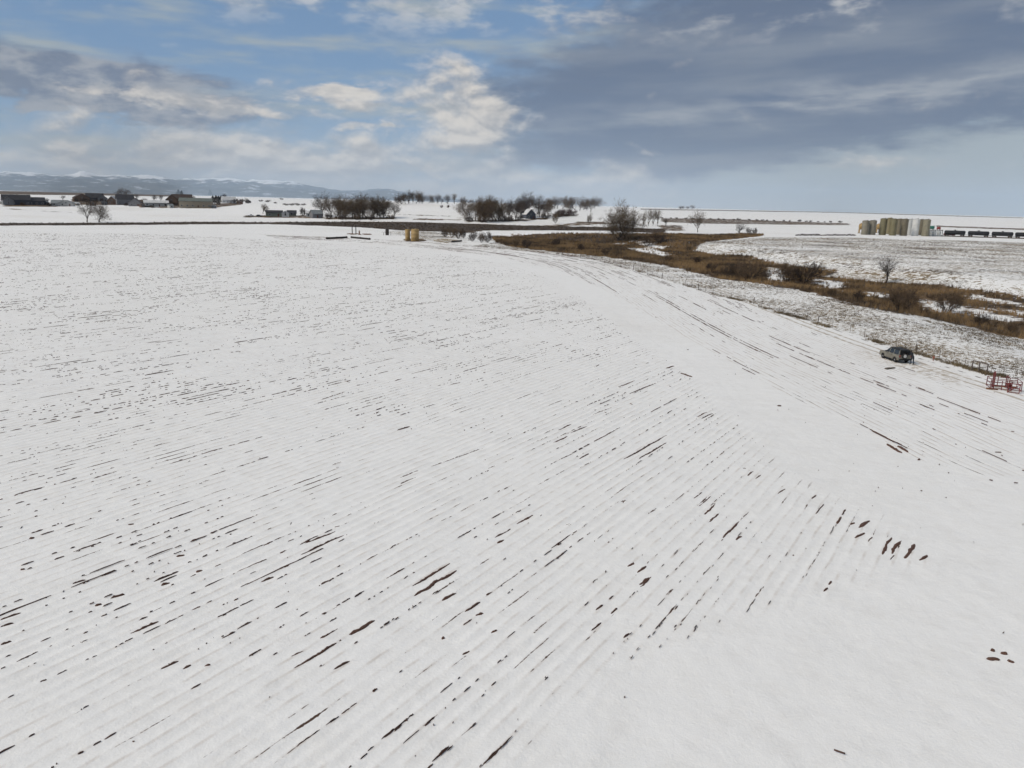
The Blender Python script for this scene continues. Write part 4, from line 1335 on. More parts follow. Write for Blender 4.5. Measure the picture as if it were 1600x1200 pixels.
def house(name, label, px0, px1, by, ty, blocks, cat='house', turn=0.0, group=None):
    """blocks: (x from 0..1, width fraction, depth m, height fraction, eave share, wall, roof, ridge, y offset, door)"""
    p = ground((px0 + px1) / 2, by)
    k = mpp(p)
    Wt, Ht = (px1 - px0) * k, (by - ty) * k
    o = thing(name, label, cat, p, -math.atan2(p[0], p[1]) + R(turn), group)
    for (bx, bw, dep, bh, es, wall, roof, rg, yo, dr) in blocks:
        L = bw * Wt
        h = bh * Ht
        gable_block(o, (bx - 0.5) * Wt, yo, L, dep, h * es, h * (1 - es), wall, roof, rg, True, dr)
    return o


house('dark_house', 'long low charcoal house with two dark gables at the village edge', 6, 66, 320, 305, [(0.36, 0.62, 11, 1.0, 0.5, 'dark_siding', 'dark_shingle', 'x', 0, True), (0.8, 0.4, 10, 0.78, 0.55, 'dark_siding', 'dark_shingle', 'x', 1, False), (0.16, 0.24, 12, 0.8, 0.6, 'grey_siding', 'dark_shingle', 'y', -1.5, False)], turn=8)
house('pale_garage', 'low pale building with grey metal roof beside the charcoal house', 81, 115, 322, 311.5, [(0.3, 0.5, 9, 0.85, 0.5, 'white_siding', 'grey_metal_roof', 'x', 3, False), (0.68, 0.6, 9, 0.85, 0.55, 'pale_siding', 'grey_metal_roof', 'y', 0, True)], turn=-10)
house('brown_house', 'brown gabled house half hidden behind the lone leaning tree', 116, 138, 314.5, 303, [(0.5, 0.95, 10, 1.0, 0.5, 'brown_siding', 'brown_shingle', 'y', 0, True)], turn=15)
house('dark_roof_house', 'house with broad dark roof right of the brown gabled house', 137, 167, 314.5, 302.5, [(0.4, 0.8, 10, 1.0, 0.45, 'dark_siding', 'dark_shingle', 'x', 0, True), (0.75, 0.45, 9, 0.85, 0.5, 'grey_siding', 'dark_shingle', 'y', -2, False)])
house('brown_cottage', 'small brown cottage left of the tall grey house', 170, 185, 319, 307, [(0.5, 0.9, 9, 1.0, 0.5, 'brown_siding', 'snowy_roof', 'y', 0, True)], turn=-20)
house('grey_house', 'tall grey house with dark roof in the middle of the village', 183, 209, 320, 304.5, [(0.5, 0.95, 10, 1.0, 0.55, 'grey_siding', 'dark_shingle', 'x', 0, True)], turn=6)
house('gable_house', 'grey brown house with one steep gable joined to the grey house yard', 203, 222, 322, 310, [(0.5, 0.95, 10, 1.0, 0.45, 'grey_siding', 'brown_shingle', 'y', -2, True)], turn=-8)
house('white_shed', 'long low white shed with vehicles parked in front', 227, 262, 322.5, 313.5, [(0.5, 1.0, 9, 1.0, 0.62, 'pale_siding', 'snowy_roof', 'x', 3, True)], 'shed')
house('brown_farmhouse', 'large brown house with two gables left of the long tan barn', 260, 298, 320, 304, [(0.25, 0.45, 10, 0.95, 0.5, 'brown_siding', 'brown_shingle', 'y', -1, True), (0.65, 0.75, 10, 1.0, 0.5, 'brown_siding', 'brown_shingle', 'x', 2, False)])
house('tan_barn', 'long tan metal barn with flat-pitched green grey roof', 283, 332, 324, 310, [(0.5, 0.96, 14, 1.0, 0.68, 'tan_siding', 'green_grey_roof', 'x', -3, True)], 'barn', turn=-6)
house('hilltop_house', 'dark house on the far rise among dark evergreens', 303, 327, 304.5, 298, [(0.5, 0.95, 12, 1.0, 0.5, 'dark_siding', 'dark_shingle', 'x', 8, True)])
house('white_house', 'small white house right of the tan barn evergreens', 346, 369, 317, 307.5, [(0.5, 0.9, 9, 1.0, 0.5, 'white_siding', 'snowy_roof', 'x', 0, True)], turn=10)
house('mobile_home', 'low green mobile home beside a bare tree in the valley', 416, 441, 338, 329, [(0.5, 1.0, 6, 1.0, 0.7, 'green_siding', 'dark_shingle', 'x', 0, True)])
house('white_hut', 'tiny white gabled hut next to the green mobile home', 440, 452, 338.5, 329.5, [(0.5, 0.9, 4, 1.0, 0.6, 'white_siding', 'snowy_roof', 'y', -2, False)], 'hut')
house('dark_hut', 'low dark-roofed outbuilding right of the white hut', 449, 463, 337, 329, [(0.5, 0.95, 5, 1.0, 0.5, 'green_siding', 'dark_shingle', 'x', 1, False)], 'hut')
house('grey_shed', 'blue grey shed at the foot of the dense grove', 485, 503, 340.5, 328.5, [(0.5, 0.9, 7, 1.0, 0.55, 'grey_siding', 'grey_metal_roof', 'x', 0, True)], 'shed', turn=20)
house('white_shed', 'small white lean-to left of the blue grey shed', 478, 486, 339, 330, [(0.5, 0.9, 4, 1.0, 0.7, 'white_siding', 'snowy_roof', 'x', 0, False)], 'shed')
h = house('farmhouse', 'dark farmhouse with snowy white-edged roof under bare trees', 815, 835, 341, 327, [(0.5, 0.8, 9, 1.0, 0.45, 'dark_siding', 'snowy_roof', 'y', -2, True), (0.6, 0.9, 8, 0.75, 0.5, 'dark_siding', 'dark_shingle', 'x', 3, False)], turn=25)

SHEDS = [(69, 76, 320, 314.5, 'grey_siding', 'grey_metal_roof'), (117, 123, 321, 316, 'tan_siding', 'snowy_roof'), (141, 150, 321, 315, 'brown_siding', 'dark_shingle'), (160, 167, 320.5, 315, 'dark_siding', 'dark_shingle'), (219, 225, 324, 318, 'brown_siding', 'brown_shingle'), (263, 270, 325, 319, 'pale_siding', 'grey_metal_roof'), (331, 338, 325.5, 320, 'dark_siding', 'snowy_roof'), (371, 379, 319, 314, 'brown_siding', 'brown_shingle'), (384, 392, 317, 312.5, 'grey_siding', 'snowy_roof')]
for i, (x0, x1, b, t, w, r) in enumerate(SHEDS):
    house('garden_shed', ORD[i] + ' small village shed, counted from the charcoal house', x0, x1, b, t, [(0.5, 0.95, 4.5, 1.0, 0.62, w, r, 'x' if i % 2 else 'y', 0, False)], 'shed', turn=random.uniform(-30, 30), group='small village sheds')

# ---------------------------------------------------------------- parked vehicles far off
RUBBER = simple('tyre_rubber', (0.018, 0.018, 0.019), (0.03, 0.028, 0.026), 6, 0.85)
STEEL = simple('rim_steel', (0.45, 0.45, 0.46), (0.3, 0.3, 0.31), 8, 0.35, 0.8)
PAINT = {n: simple(n + '_paint', c, tuple(v * 0.9 for v in c), 2.0, 0.3, spec=0.5) for n, c in [('white', (0.6, 0.6, 0.6)), ('dark', (0.03, 0.032, 0.036)), ('grey', (0.25, 0.26, 0.27)), ('red', (0.22, 0.03, 0.025))]}


def wheel(o, x, y, r=0.33, w=0.22):
    t = MB().lathe([(r * 0.6, -w / 2), (r * 0.95, -w / 2), (r, -w * 0.3), (r, w * 0.3), (r * 0.95, w / 2), (r * 0.6, w / 2)], 18, 'y', (x, y, r)).build('wheel', RUBBER, o, smooth=True)
    MB().lathe([(r * 0.1, -w * 0.52), (r * 0.62, -w * 0.46), (r * 0.62, w * 0.46), (r * 0.1, w * 0.52)], 14, 'y', (x, y, r)).build('rim', STEEL, t, smooth=True)


def parked_car(px, py, paint, rz, label, pickup=False):
    p = ground(px, py)
    o = thing('parked_car' if not pickup else 'parked_pickup', label, 'car' if not pickup else 'pickup', p, rz, None)
    low = [(-2.2, 0.35), (2.2, 0.35), (2.25, 0.75), (2.1, 0.95), (0.9, 1.02), (-2.15, 1.02), (-2.25, 0.8)]
    MB().prism(low, -0.88, 0.88).build('body', PAINT[paint], o, 0.06, True)
    cab = [(-0.3, 1.0), (1.0, 1.0), (0.5, 1.6), (-0.3, 1.62)] if pickup else [(-1.9, 1.0), (1.0, 1.0), (0.4, 1.5), (-1.4, 1.52)]
    MB().prism(cab, -0.74, 0.74).build('window_band', GLASS, o, 0.05, True)
    rf = [(cab[3][0] + 0.05, cab[3][1] - 0.03), (cab[2][0] - 0.05, cab[2][1] - 0.03), (cab[2][0] - 0.1, cab[2][1] + 0.05), (cab[3][0] + 0.1, cab[3][1] + 0.05)]
    MB().prism(rf, -0.72, 0.72).build('roof', PAINT[paint], o)
    for x in (-1.35, 1.4):
        for y in (-0.8, 0.8):
            wheel(o, x, y)
    return o


parked_car(90, 322.5, 'grey', 0.6, 'grey car parked in front of the low pale building')
parked_car(230, 324, 'dark', 0.9, 'dark car parked at the left end of the long white shed')
parked_car(245, 324.2, 'white', 0.3, 'white car parked in front of the long white shed')
parked_car(392, 338, 'white', 0.2, 'white pickup parked in snow left of the bare tree', True)
parked_car(405, 338.5, 'dark', 0.1, 'dark car parked between the white pickup and the mobile home')
parked_car(370, 318.5, 'dark', 0.4, 'dark car parked right of the small white house')

# ---------------------------------------------------------------- tanks
TANKM = {n: simple(n, c, tuple(v * 0.82 for v in c), 0.35, 0.55, bmp=0.1) for n, c in [('tan_tank', (0.26, 0.24, 0.175)), ('taupe_tank', (0.235, 0.215, 0.17)), ('olive_tank', (0.19, 0.17, 0.10)), ('brown_tank', (0.175, 0.152, 0.105)), ('white_tank', (0.66, 0.66, 0.645)), ('yellow_tank', (0.40, 0.275, 0.12)), ('ochre_tank', (0.22, 0.19, 0.11)), ('greywhite_tank', (0.50, 0.51, 0.50))]}
PIPE = simple('black_pipe', (0.03, 0.03, 0.032), (0.05, 0.045, 0.04), 3, 0.5, 0.3)
RUST = simple('rusty_steel', (0.22, 0.10, 0.05), (0.12, 0.06, 0.035), 2.5, 0.85)


def tank(name, label, px, by, ty, wpx, mat, group=None, walkway=True, back=0.0):
    p = ground(px, by)
    k = mpp(p)
    d = np.array([p[0], p[1]]) / math.hypot(p[0], p[1])
    p = np.array([p[0] + d[0] * back, p[1] + d[1] * back, 0])
    p[2] = hz(p[0], p[1])
    k2 = k * (1 + back / math.hypot(p[0], p[1]))
    r, h = wpx * k2 / 2, (by - ty) * k2
    o = thing(name, label, 'tank', p, -math.atan2(p[0], p[1]), group)
    sh = [(r, -0.2), (r, h * 0.33), (r * 1.008, h * 0.335), (r, h * 0.34), (r, h * 0.66), (r * 1.008, h * 0.665), (r, h * 0.67), (r, h)]
    MB().lathe(sh, 28).build('shell', TANKM[mat], o, smooth=True)
    MB().lathe([(r * 1.03, h), (r * 1.03, h + 0.12), (r * 0.6, h + r * 0.16), (r * 0.08, h + r * 0.22)], 28).build('roof', TANKM[mat], o, smooth=True)
    MB().lathe([(r * 0.14, h + r * 0.12), (r * 0.14, h + r * 0.3)], 10, 'z', (r * 0.35, 0, 0)).build('hatch', PIPE, o)
    m = MB()
    for s in (-0.25, 0.25):
        m.tube([(r * 0.5 + s, -math.sqrt(max(r * r - (r * 0.5 + s) ** 2, 0.01)) - 0.18, 0), (r * 0.5 + s, -math.sqrt(max(r * r - (r * 0.5 + s) ** 2, 0.01)) - 0.18, h + 0.8)], 0.035, 5)
    n = int(h / 0.4)
    yy = -math.sqrt(r * r * 0.75) - 0.16
    for i in range(n):
        m.tube([(r * 0.5 - 0.25, yy, 0.3 + i * 0.4), (r * 0.5 + 0.25, yy, 0.3 + i * 0.4)], 0.02, 4)
    m.build('ladder', TANKM[mat], o)
    MB().lathe([(0.09, 0), (0.09, 0.5), (0.2, 0.5), (0.2, 0.6)], 10, 'y', (-r * 0.4, -r * 1.15, 0.5)).build('valve', PIPE, o)
    return o


def T6(x):
    return 1300 + x / 5.333


def Y6(y):
    return 320 + y / 5.333


TALL = 'tall tanks of the battery by the railway'
tank('storage_tank', 'taupe tank at the open end of the tall tank row, shorter than most', T6(270), Y6(249), Y6(137), 10.4, 'taupe_tank', TALL)
tank('storage_tank', 'taupe tank second from the open end of the tall tank row', T6(330), Y6(250), Y6(135), 10.6, 'taupe_tank', TALL)
tank('storage_tank', 'olive brown tank standing clear right of the two shorter taupe tanks', T6(417), Y6(252), Y6(120), 10.2, 'olive_tank', TALL)
tank('storage_tank', 'tallest yellow brown tank in the back row behind the olive tanks', T6(468), Y6(247), Y6(118), 8.5, 'ochre_tank', TALL, back=14)
tank('storage_tank', 'olive green tank in the middle of the tall tank row', T6(501), Y6(256), Y6(123), 10.4, 'olive_tank', TALL)
tank('storage_tank', 'brown back-row tank between two olive tanks', T6(549), Y6(252), Y6(125), 9.0, 'brown_tank', TALL, back=12)
tank('storage_tank', 'brown olive tank next to the white tanks', T6(592), Y6(258), Y6(124), 10.4, 'brown_tank', TALL)
tank('storage_tank', 'greyish white back-row tank beside the bright white tank', T6(640), Y6(255), Y6(127), 9.0, 'greywhite_tank', TALL, back=12)
tank('storage_tank', 'bright white tank in the tall tank row', T6(686), Y6(259), Y6(124), 10.8, 'white_tank', TALL)
tank('storage_tank', 'dark brown back-row tank right of the bright white tank', T6(731), Y6(255), Y6(129), 8.6, 'brown_tank', TALL, back=12)
tank('storage_tank', 'tan tank closing the tall row beside the small white tanks', T6(774), Y6(262), Y6(128), 11.0, 'tan_tank', TALL)
for x, nth in ((815, 'first'), (849, 'second'), (887, 'third')):
    tank('small_tank', nth + ' short white tank, counted from the tall tank row', T6(x), Y6(263), Y6(222), 5.8, 'greywhite_tank', 'short white tanks')
tank('yellow_tank', 'narrower yellow tank of the pair at the field corner', 637, 375.5, 359, 7.6, 'yellow_tank')
tank('yellow_tank', 'wider yellow tank of the pair at the field corner', 648.5, 376.5, 359, 12.2, 'yellow_tank')


def pipe_rack():
    p = ground(T6(855), Y6(258))
    k = mpp(p)
    o = thing('pipe_rack', 'black overhead pipe frame above the short white tanks', 'pipe rack', p, -math.atan2(p[0], p[1]))
    w, h = 20 * k / 2, 8.6 * k
    for x in (-w, 0, w):
        MB().tube([(x, 1.2, -0.2), (x, 1.2, h)], 0.22, 8).build('post', PIPE, o)
    MB().tube([(-w - 0.3, 1.2, h), (w + 0.3, 1.2, h)], 0.28, 8).build('pipe', PIPE, o)


pipe_rack()

GREEN = simple('green_enamel', (0.03, 0.15, 0.11), (0.025, 0.11, 0.08), 1.5, 0.5)
YELP = simple('yellow_enamel', (0.38, 0.25, 0.10), (0.28, 0.19, 0.08), 1.5, 0.6)
REDP = simple('red_enamel', (0.25, 0.035, 0.03), (0.15, 0.03, 0.028), 1.5, 0.6)


def vessel(px, by, wpx, hpx, mat, label, back=20):
    """horizontal separator vessel on a skid"""
    p = ground(px, by)
    d = np.array([p[0], p[1]]) / math.hypot(p[0], p[1])
    p = np.array([p[0] + d[0] * back, p[1] + d[1] * back, 0])
    p[2] = hz(p[0], p[1])
    k = mpp(p)
    o = thing('separator_vessel', label, 'vessel', p, -math.atan2(p[0], p[1]) + 0.2)
    L, h = wpx * k, hpx * k
    r = h * 0.3
    MB().lathe([(r * 0.1, -L / 2), (r * 0.7, -L / 2 + r * 0.15), (r, -L / 2 + r * 0.6), (r, L / 2 - r * 0.6), (r * 0.7, L / 2 - r * 0.15), (r * 0.1, L / 2)], 16, 'x', (0, 0, h * 0.62)).build('vessel_body', mat, o, smooth=True)
    for x in (-L * 0.3, L * 0.3):
        MB().box(x - 0.2, -r * 0.8, -0.2, x + 0.2, r * 0.8, h * 0.45).build('saddle', mat, o)
    MB().box(-L / 2, -r, -0.3, L / 2, r, 0.25).build('skid', PIPE, o)
    MB().tube([(L * 0.2, 0, h * 0.9), (L * 0.2, 0, h * 1.05), (L * 0.45, 0, h * 1.05), (L * 0.45, 0, 0.2)], 0.15, 6).build('pipework', mat, o)


vessel(1344, 366, 7, 17, YELP, 'yellow vessel on a skid left of the tall tanks', 40)
vessel(1371, 365, 6, 16, YELP, 'yellow vessel glimpsed between taupe and olive tall tanks', 30)
vessel(1454, 361, 10, 8, GREEN, 'green vessel above the short white tanks', 40)
vessel(1466, 361, 6, 6, REDP, 'small red vessel right of the green vessel', 40)
vessel(1483, 369.5, 17, 5.5, REDP, 'low red machinery skid before the first black rail tank car', 0)

# ---------------------------------------------------------------- railway
BLACKCAR = simple('tank_car_black', (0.018, 0.018, 0.022), (0.035, 0.033, 0.033), 0.5, 0.45)
BALLAST = simple('ballast', (0.12, 0.10, 0.085), (0.06, 0.05, 0.045), 1.5, 0.95, bmp=0.5)
TIE = simple('sleeper_wood', (0.05, 0.038, 0.03), (0.03, 0.024, 0.02), 2, 0.9)
RA, RB = ground(1455, 368.8), ground(1640, 374.5)
RB = RA + (RB - RA) * 1.0


def build_railway():
    d = (RB - RA)[:2]
    L = math.hypot(*d) + 60
    rz = math.atan2(d[1], d[0])
    zb = max(hz(*(RA[:2] + d * t)) for t in np.linspace(0, 1, 20))
    o = thing('railway_track', 'railway track on dark ballast under the black tank cars', 'railway', (RA[0], RA[1], zb), rz)
    MB().prism([(-5, -1.5), (L, -1.5), (L, 0.45), (-5, 0.45)], -2.4, 2.4).build('ballast_bed', BALLAST, o)
    proto_me = None
    for i in range(int(L / 0.9)):
        x = i * 0.9 - 4
        if proto_me is None:
            t = MB().box(-0.12, -1.3, 0.44, 0.12, 1.3, 0.6).build('sleeper', TIE, o)
            proto_me = t.data
        else:
            t = link('sleeper', proto_me, o)
        t.location.x = x
    for s in (-0.75, 0.75):
        MB().box(-5, s - 0.05, 0.58, L, s + 0.05, 0.74).build('rail', RUST, o)
    return rz, zb


RZ, RAILZ = build_railway()


def tank_car(x, label):
    d = np.array([math.cos(RZ), math.sin(RZ)])
    p = RA[:2] + d * x
    o = thing('rail_tank_car', label, 'rail car', (p[0], p[1], RAILZ + 0.74), RZ, 'black rail tank cars')
    L, r = 17.0, 1.55
    zc = 2.75
    MB().lathe([(0.15, -L / 2 + 0.6), (r * 0.75, -L / 2 + 0.75), (r * 0.96, -L / 2 + 1.05), (r, -L / 2 + 1.5), (r, L / 2 - 1.5), (r * 0.96, L / 2 - 1.05), (r * 0.75, L / 2 - 0.75), (0.15, L / 2 - 0.6)], 20, 'x', (0, 0, zc)).build('tank_shell', BLACKCAR, o, smooth=True)
    MB().lathe([(0.55, zc + r - 0.2), (0.55, zc + r + 0.5), (0.35, zc + r + 0.62)], 14).build('dome', BLACKCAR, o, smooth=True)
    MB().box(-L / 2, -0.5, 0.85, L / 2, 0.5, 1.15).build('underframe', BLACKCAR, o)
    for s in (-1, 1):
        MB().box(s * (L / 2 - 0.9) - 0.12, -1.4, 1.0, s * (L / 2 - 0.9) + 0.12, 1.4, 1.25).build('end_sill', BLACKCAR, o)
        MB().tube([(s * L / 2, 0, 1.0), (s * (L / 2 + 0.75), 0, 1.0)], 0.14, 6).build('coupler', BLACKCAR, o)
        b = MB().box(s * 5.9 - 1.4, -1.05, 0.35, s * 5.9 + 1.4, -0.85, 0.75).box(s * 5.9 - 1.4, 0.85, 0.35, s * 5.9 + 1.4, 1.05, 0.75).box(s * 5.9 - 0.3, -0.84, 0.4, s * 5.9 + 0.3, 0.84, 0.86).build('bogie', BLACKCAR, o)
        for dx in (-0.9, 0.9):
            m = MB()
            for y in (-0.75, 0.75):
                m.lathe([(0.1, -0.07), (0.44, -0.07), (0.44, 0.07), (0.1, 0.07)], 14, 'y', (s * 5.9 + dx, y, 0.44))
            m.tube([(s * 5.9 + dx, -0.75, 0.44), (s * 5.9 + dx, 0.75, 0.44)], 0.08, 6)
            m.build('wheelset', RUST, b)
    m = MB()
    for y in (-0.9, 0.9):
        m.tube([(-1.2, y, zc + r + 0.55), (1.2, y, zc + r + 0.55)], 0.04, 5)
        for x2 in (-1.2, 0, 1.2):
            m.tube([(x2, y, zc + 1.25), (x2, y, zc + r + 0.55)], 0.04, 5)
    m.build('handrail', PIPE, o)


def along(px):
    d = ray(px, 372)[:2]
    n = np.array([-d[1], d[0]])
    r = np.array([math.cos(RZ), math.sin(RZ)])
    return float(-(RA[:2] @ n) / (r @ n))


xs = [along(T6(1017)), along(T6(1215)), along(T6(1415)), along(T6(1612))]
for i, x in enumerate(xs):
    tank_car(x, ['black rail tank car behind the red machinery, next to the short white tanks', 'second black rail tank car counted from the short white tanks', 'third black rail tank car counted from the short white tanks', 'fourth black rail tank car counted from the short white tanks'][i])

# ---------------------------------------------------------------- field corner: wellhead, beams, timber
def on_ground(px, py, dz=0.0):
    p = ground(px, py)
    return Vector((p[0], p[1], p[2] + dz))


WOOD = simple('weathered_wood', (0.17, 0.14, 0.11), (0.09, 0.075, 0.06), 2.0, 0.9)
DARKP = simple('dark_pipe', (0.04, 0.032, 0.028), (0.025, 0.02, 0.018), 1.0, 0.7)


def strewn_bar(name, label, cat, pa, pb, r, mat, n=8, raised=0.0, group=None):
    a, b = on_ground(*pa), on_ground(*pb)
    o = thing(name, label, cat, a, math.atan2(b.y - a.y, b.x - a.x), group)
    L = (b - a).length
    MB().tube([(0, 0, r + raised), (L * 0.5, 0, r * 1.02 + raised), (L, 0, r + raised)], r, n).build('pipe_length' if 'pipe' in name else 'timber', mat, o, smooth=True)
    if 'pipe' in name:
        for t in (0.02, 0.5, 0.98):
            MB().lathe([(r * 1.25, -0.2), (r * 1.25, 0.2)], 10, 'x', (L * t, 0, r + raised)).build('collar', mat, o)
    return o


strewn_bar('irrigation_pipe', 'dark irrigation pipe on the snow, left of the well', 'pipe', (510, 373.8), (542, 372), 0.42, DARKP)
strewn_bar('irrigation_pipe', 'dark irrigation pipe on the snow, tilting towards the yellow tanks', 'pipe', (549, 372), (578, 374.8), 0.42, DARKP)
for i, (a, b) in enumerate([((683, 374.8), (704, 377.6)), ((690, 374), (716, 376.8)), ((678, 376.5), (700, 379.5))]):
    strewn_bar('timber_pole', ('middle', 'far', 'near')[i] + ' one of three pale timber poles lying beside the yellow tanks', 'timber', a, b, 0.22, simple('pale_wood%d' % i, (0.33, 0.28, 0.21), (0.22, 0.18, 0.13), 2, .9), 7, group='timber poles at the field corner')
strewn_bar('fallen_log', 'dark fallen log across the pale timber poles', 'log', (706, 378.6), (721, 377.4), 0.35, DARKP, 7)


def wellhead():
    p = on_ground(555, 366.5)
    k = mpp(p)
    o = thing('wellhead', 'rusty wellhead with two upright posts and a pipe heap', 'wellhead', p, 0.1)
    for x, h in ((-1.5, 13), (0.4, 15)):
        MB().tube([(x, 0, -0.2), (x, 0, h * k)], 0.22, 8).build('post', DARKP, o)
    MB().tube([(-1.7, 0, 12 * k), (0.6, 0, 12.4 * k)], 0.14, 6).build('crossbar', DARKP, o)
    MB().lathe([(0.5, -0.1), (0.5, 0.5), (0.3, 0.55), (0.3, 1.3), (0.45, 1.35), (0.45, 1.6), (0.2, 1.65), (0.2, 2.2)], 14, 'z', (2.2, -0.5, 0)).build('valve_stack', RUST, o, smooth=True)
    rd = random.Random(4)
    for i in range(9):
        x = rd.uniform(-5, 6.5)
        y = rd.uniform(-2.0, 1.0)
        MB().tube([(x, y, 0.2 + 0.12 * (i % 4)), (x + rd.uniform(1.8, 3.4), y + rd.uniform(-0.8, 0.8), 0.2 + 0.12 * ((i + 1) % 4))], 0.2, 6).build('pipe', RUST, o)


wellhead()


def pump_barrel():
    p = on_ground(605, 367.5)
    k = mpp(p)
    o = thing('pump_barrel', 'dark upright wooden pump housing near the yellow tanks', 'pump', p, 0.2)
    h = 12 * k
    MB().lathe([(0.85, -0.2), (0.95, h * 0.35), (0.9, h * 0.75), (0.7, h * 0.78)], 14).build('housing', DARKP, o, smooth=True)
    MB().tube([(0, 0, h * 0.7), (0, 0, h * 1.05), (0.9, 0, h * 1.05)], 0.14, 6).build('spout', DARKP, o)
    for x in (-1.9, 1.9):
        MB().tube([(x, 0, -0.2), (x, 0, 1.4)], 0.1, 6).build('guard_post', DARKP, o)
    MB().tube([(-1.9, 0, 1.2), (1.9, 0, 1.2)], 0.06, 6).build('guard_rail', DARKP, o)


pump_barrel()

# ---------------------------------------------------------------- wire fence on the field edge
FPOST = simple('fence_post', (0.14, 0.115, 0.095), (0.07, 0.058, 0.05), 3, 0.9)
WIRE = simple('fence_wire', (0.16, 0.14, 0.125), (0.10, 0.085, 0.075), 3, 0.6, 0.3)


def build_fence():
    Q = smooth_line(Z_FENCE[1:17], 6)
    seg = np.hypot(*np.diff(Q, axis=0).T)
    acc = np.concatenate([[0], np.cumsum(seg)])
    n = int(acc[-1] / 4.2)
    s = np.linspace(0, acc[-1], n + 1)
    X, Y = np.interp(s, acc, Q[:, 0]), np.interp(s, acc, Q[:, 1])
    # leave the gap where the pipe frame and the red chute stand
    base = Vector((X[0], Y[0], hz(X[0], Y[0])))
    o = thing('wire_fence', 'old wire fence with thin posts along the snowy field edge', 'fence', base)
    steel = MB().box(-0.028, -0.022, -0.3, 0.028, 0.022, 1.25).build('post', FPOST, o)
    wood = MB().lathe([(0.075, -0.3), (0.07, 1.35), (0.04, 1.4)], 8).build('post', FPOST, o)
    ms, mw = steel.data, wood.data
    tops = []
    for i in range(n + 1):
        q = steel if i == 1 else wood if i == 0 else link('post', mw if i % 6 == 0 else ms, o)
        q.location = Vector((X[i], Y[i], hz(X[i], Y[i]))) - base
        q.rotation_euler = (random.gauss(0, .035), random.gauss(0, .035), random.uniform(0, 3))
        tops.append(q.location.copy())
    for h in (0.4, 0.75, 1.1):
        pts = []
        for i in range(len(tops) - 1):
            a, b = tops[i], tops[i + 1]
            pts += [a + Vector((0, 0, h)), (a + b) / 2 + Vector((0, 0, h - 0.04))]
        MB().tube(pts, 0.007, 3).build('wire', WIRE, o)


build_fence()

# ---------------------------------------------------------------- grey pipe frame
GREYP = simple('grey_pipe', (0.16, 0.13, 0.12), (0.09, 0.07, 0.065), 4, 0.6, 0.3)


def pipe_frame():
    a, b = on_ground(1518, 579), on_ground(1541.5, 585)
    o = thing('gate_posts', 'dark grey three-post pipe frame standing in the fence line', 'frame', a, math.atan2(b.y - a.y, b.x - a.x))
    L = (b - a).length
    k = mpp(a)
    h = 16 * k
    for t in (0, 0.45, 1):
        MB().tube([(L * t, 0, -0.3), (L * t, 0, h)], 0.06, 8).build('post', GREYP, o)
    MB().tube([(-0.03, 0, h), (L + 0.03, 0, h)], 0.06, 8).build('top_rail', GREYP, o)


pipe_frame()

# ---------------------------------------------------------------- red livestock chute of pipes
REDC = simple('red_pipe', (0.20, 0.04, 0.04), (0.10, 0.032, 0.03), 5, 0.6)


def chute():
    a, b = on_ground(1547, 608), on_ground(1590, 612)
    o = thing('cattle_chute', 'red pipe cattle chute with swung gates at the field edge', 'cattle chute', a, math.atan2(b.y - a.y, b.x - a.x))
    L = (b - a).length * 1.12
    Wd = 2.0
    k = mpp(a)
    h = 15 * k
    r = 0.04

    def bar(nm, p, q, rr=r):
        MB().tube([p, q], rr, 8).build(nm, REDC, o)
    for x in (0, L * 0.36, L * 0.68, L):
        for y in (0, Wd):
            bar('post', (x, y, -0.1), (x, y, h))
    for y in (0, Wd):
        for z in (0.12, 0.45, 0.8, h):
            if y == 0 and z in (0.45,):
                bar('rail', (0, y, z), (L * 0.36, y, z), 0.035)
                continue
            bar('rail', (0, y, z), (L, y, z), 0.03)
    for x in (0, L):
        for z in (0.12, 0.6, h):
            bar('rail', (x, 0, z), (x, Wd, z), 0.03)
    # tall head gate hoop at the left
    hx = 0.35
    MB().tube([(hx, 0.3, -0.05), (hx, 0.3, h * 1.6), (hx, 0.55, h * 1.75), (hx, 0.85, h * 1.75), (hx, 1.1, h * 1.6), (hx, 1.1, -0.05)], 0.05, 8).build('head_gate', REDC, o)
    for y in (0.7,):
        bar('head_bar', (hx, y, 0.1), (hx, y, h * 1.72), 0.03)
    # second hoop with the squeeze mechanism
    gx = L * 0.6
    MB().tube([(gx, 0.2, -0.05), (gx, 0.2, h * 1.3), (gx, 1.6, h * 1.3), (gx, 1.6, -0.05)], 0.05, 8).build('squeeze_frame', REDC, o)
    MB().box(gx - 0.05, 0.4, 0.15, gx + 0.35, 1.4, 0.6).build('squeeze_panel', REDC, o, 0.03)
    for z in (0.75, 0.95):
        bar('lever', (gx - 0.3, 0.2, z), (gx + 0.6, 0.1, z + 0.25), 0.03)
    # open gate swung out to the front
    g0 = (L * 0.50, -0.9)
    g1 = (L * 0.86, -1.0)
    for (x, y) in (g0, g1):
        bar('gate_post', (x, y, -0.05), (x, y, 0.95), 0.045)
    for z in (0.05, 0.5, 0.95):
        bar('gate_rail', (g0[0], g0[1], z), (g1[0], g1[1], z), 0.04)
    bar('gate_brace', (g0[0], g0[1], 0.05), (g1[0], g1[1], 0.95), 0.035)
    bar('gate_arm', (g0[0], g0[1], 0.9), (L * 0.68, 0, 0.95), 0.035)
    bar('gate_arm', (g1[0], g1[1], 0.9), (L, 0, 0.95), 0.035)
    MB().box(-0.35, -0.15, -0.05, L * 0.25, 0.2, 0.1).build('base_plate', RUST, o)
    MB().box(L * 0.2, Wd - 0.15, -0.05, L, Wd + 0.15, 0.1).build('base_plate', RUST, o)


chute()


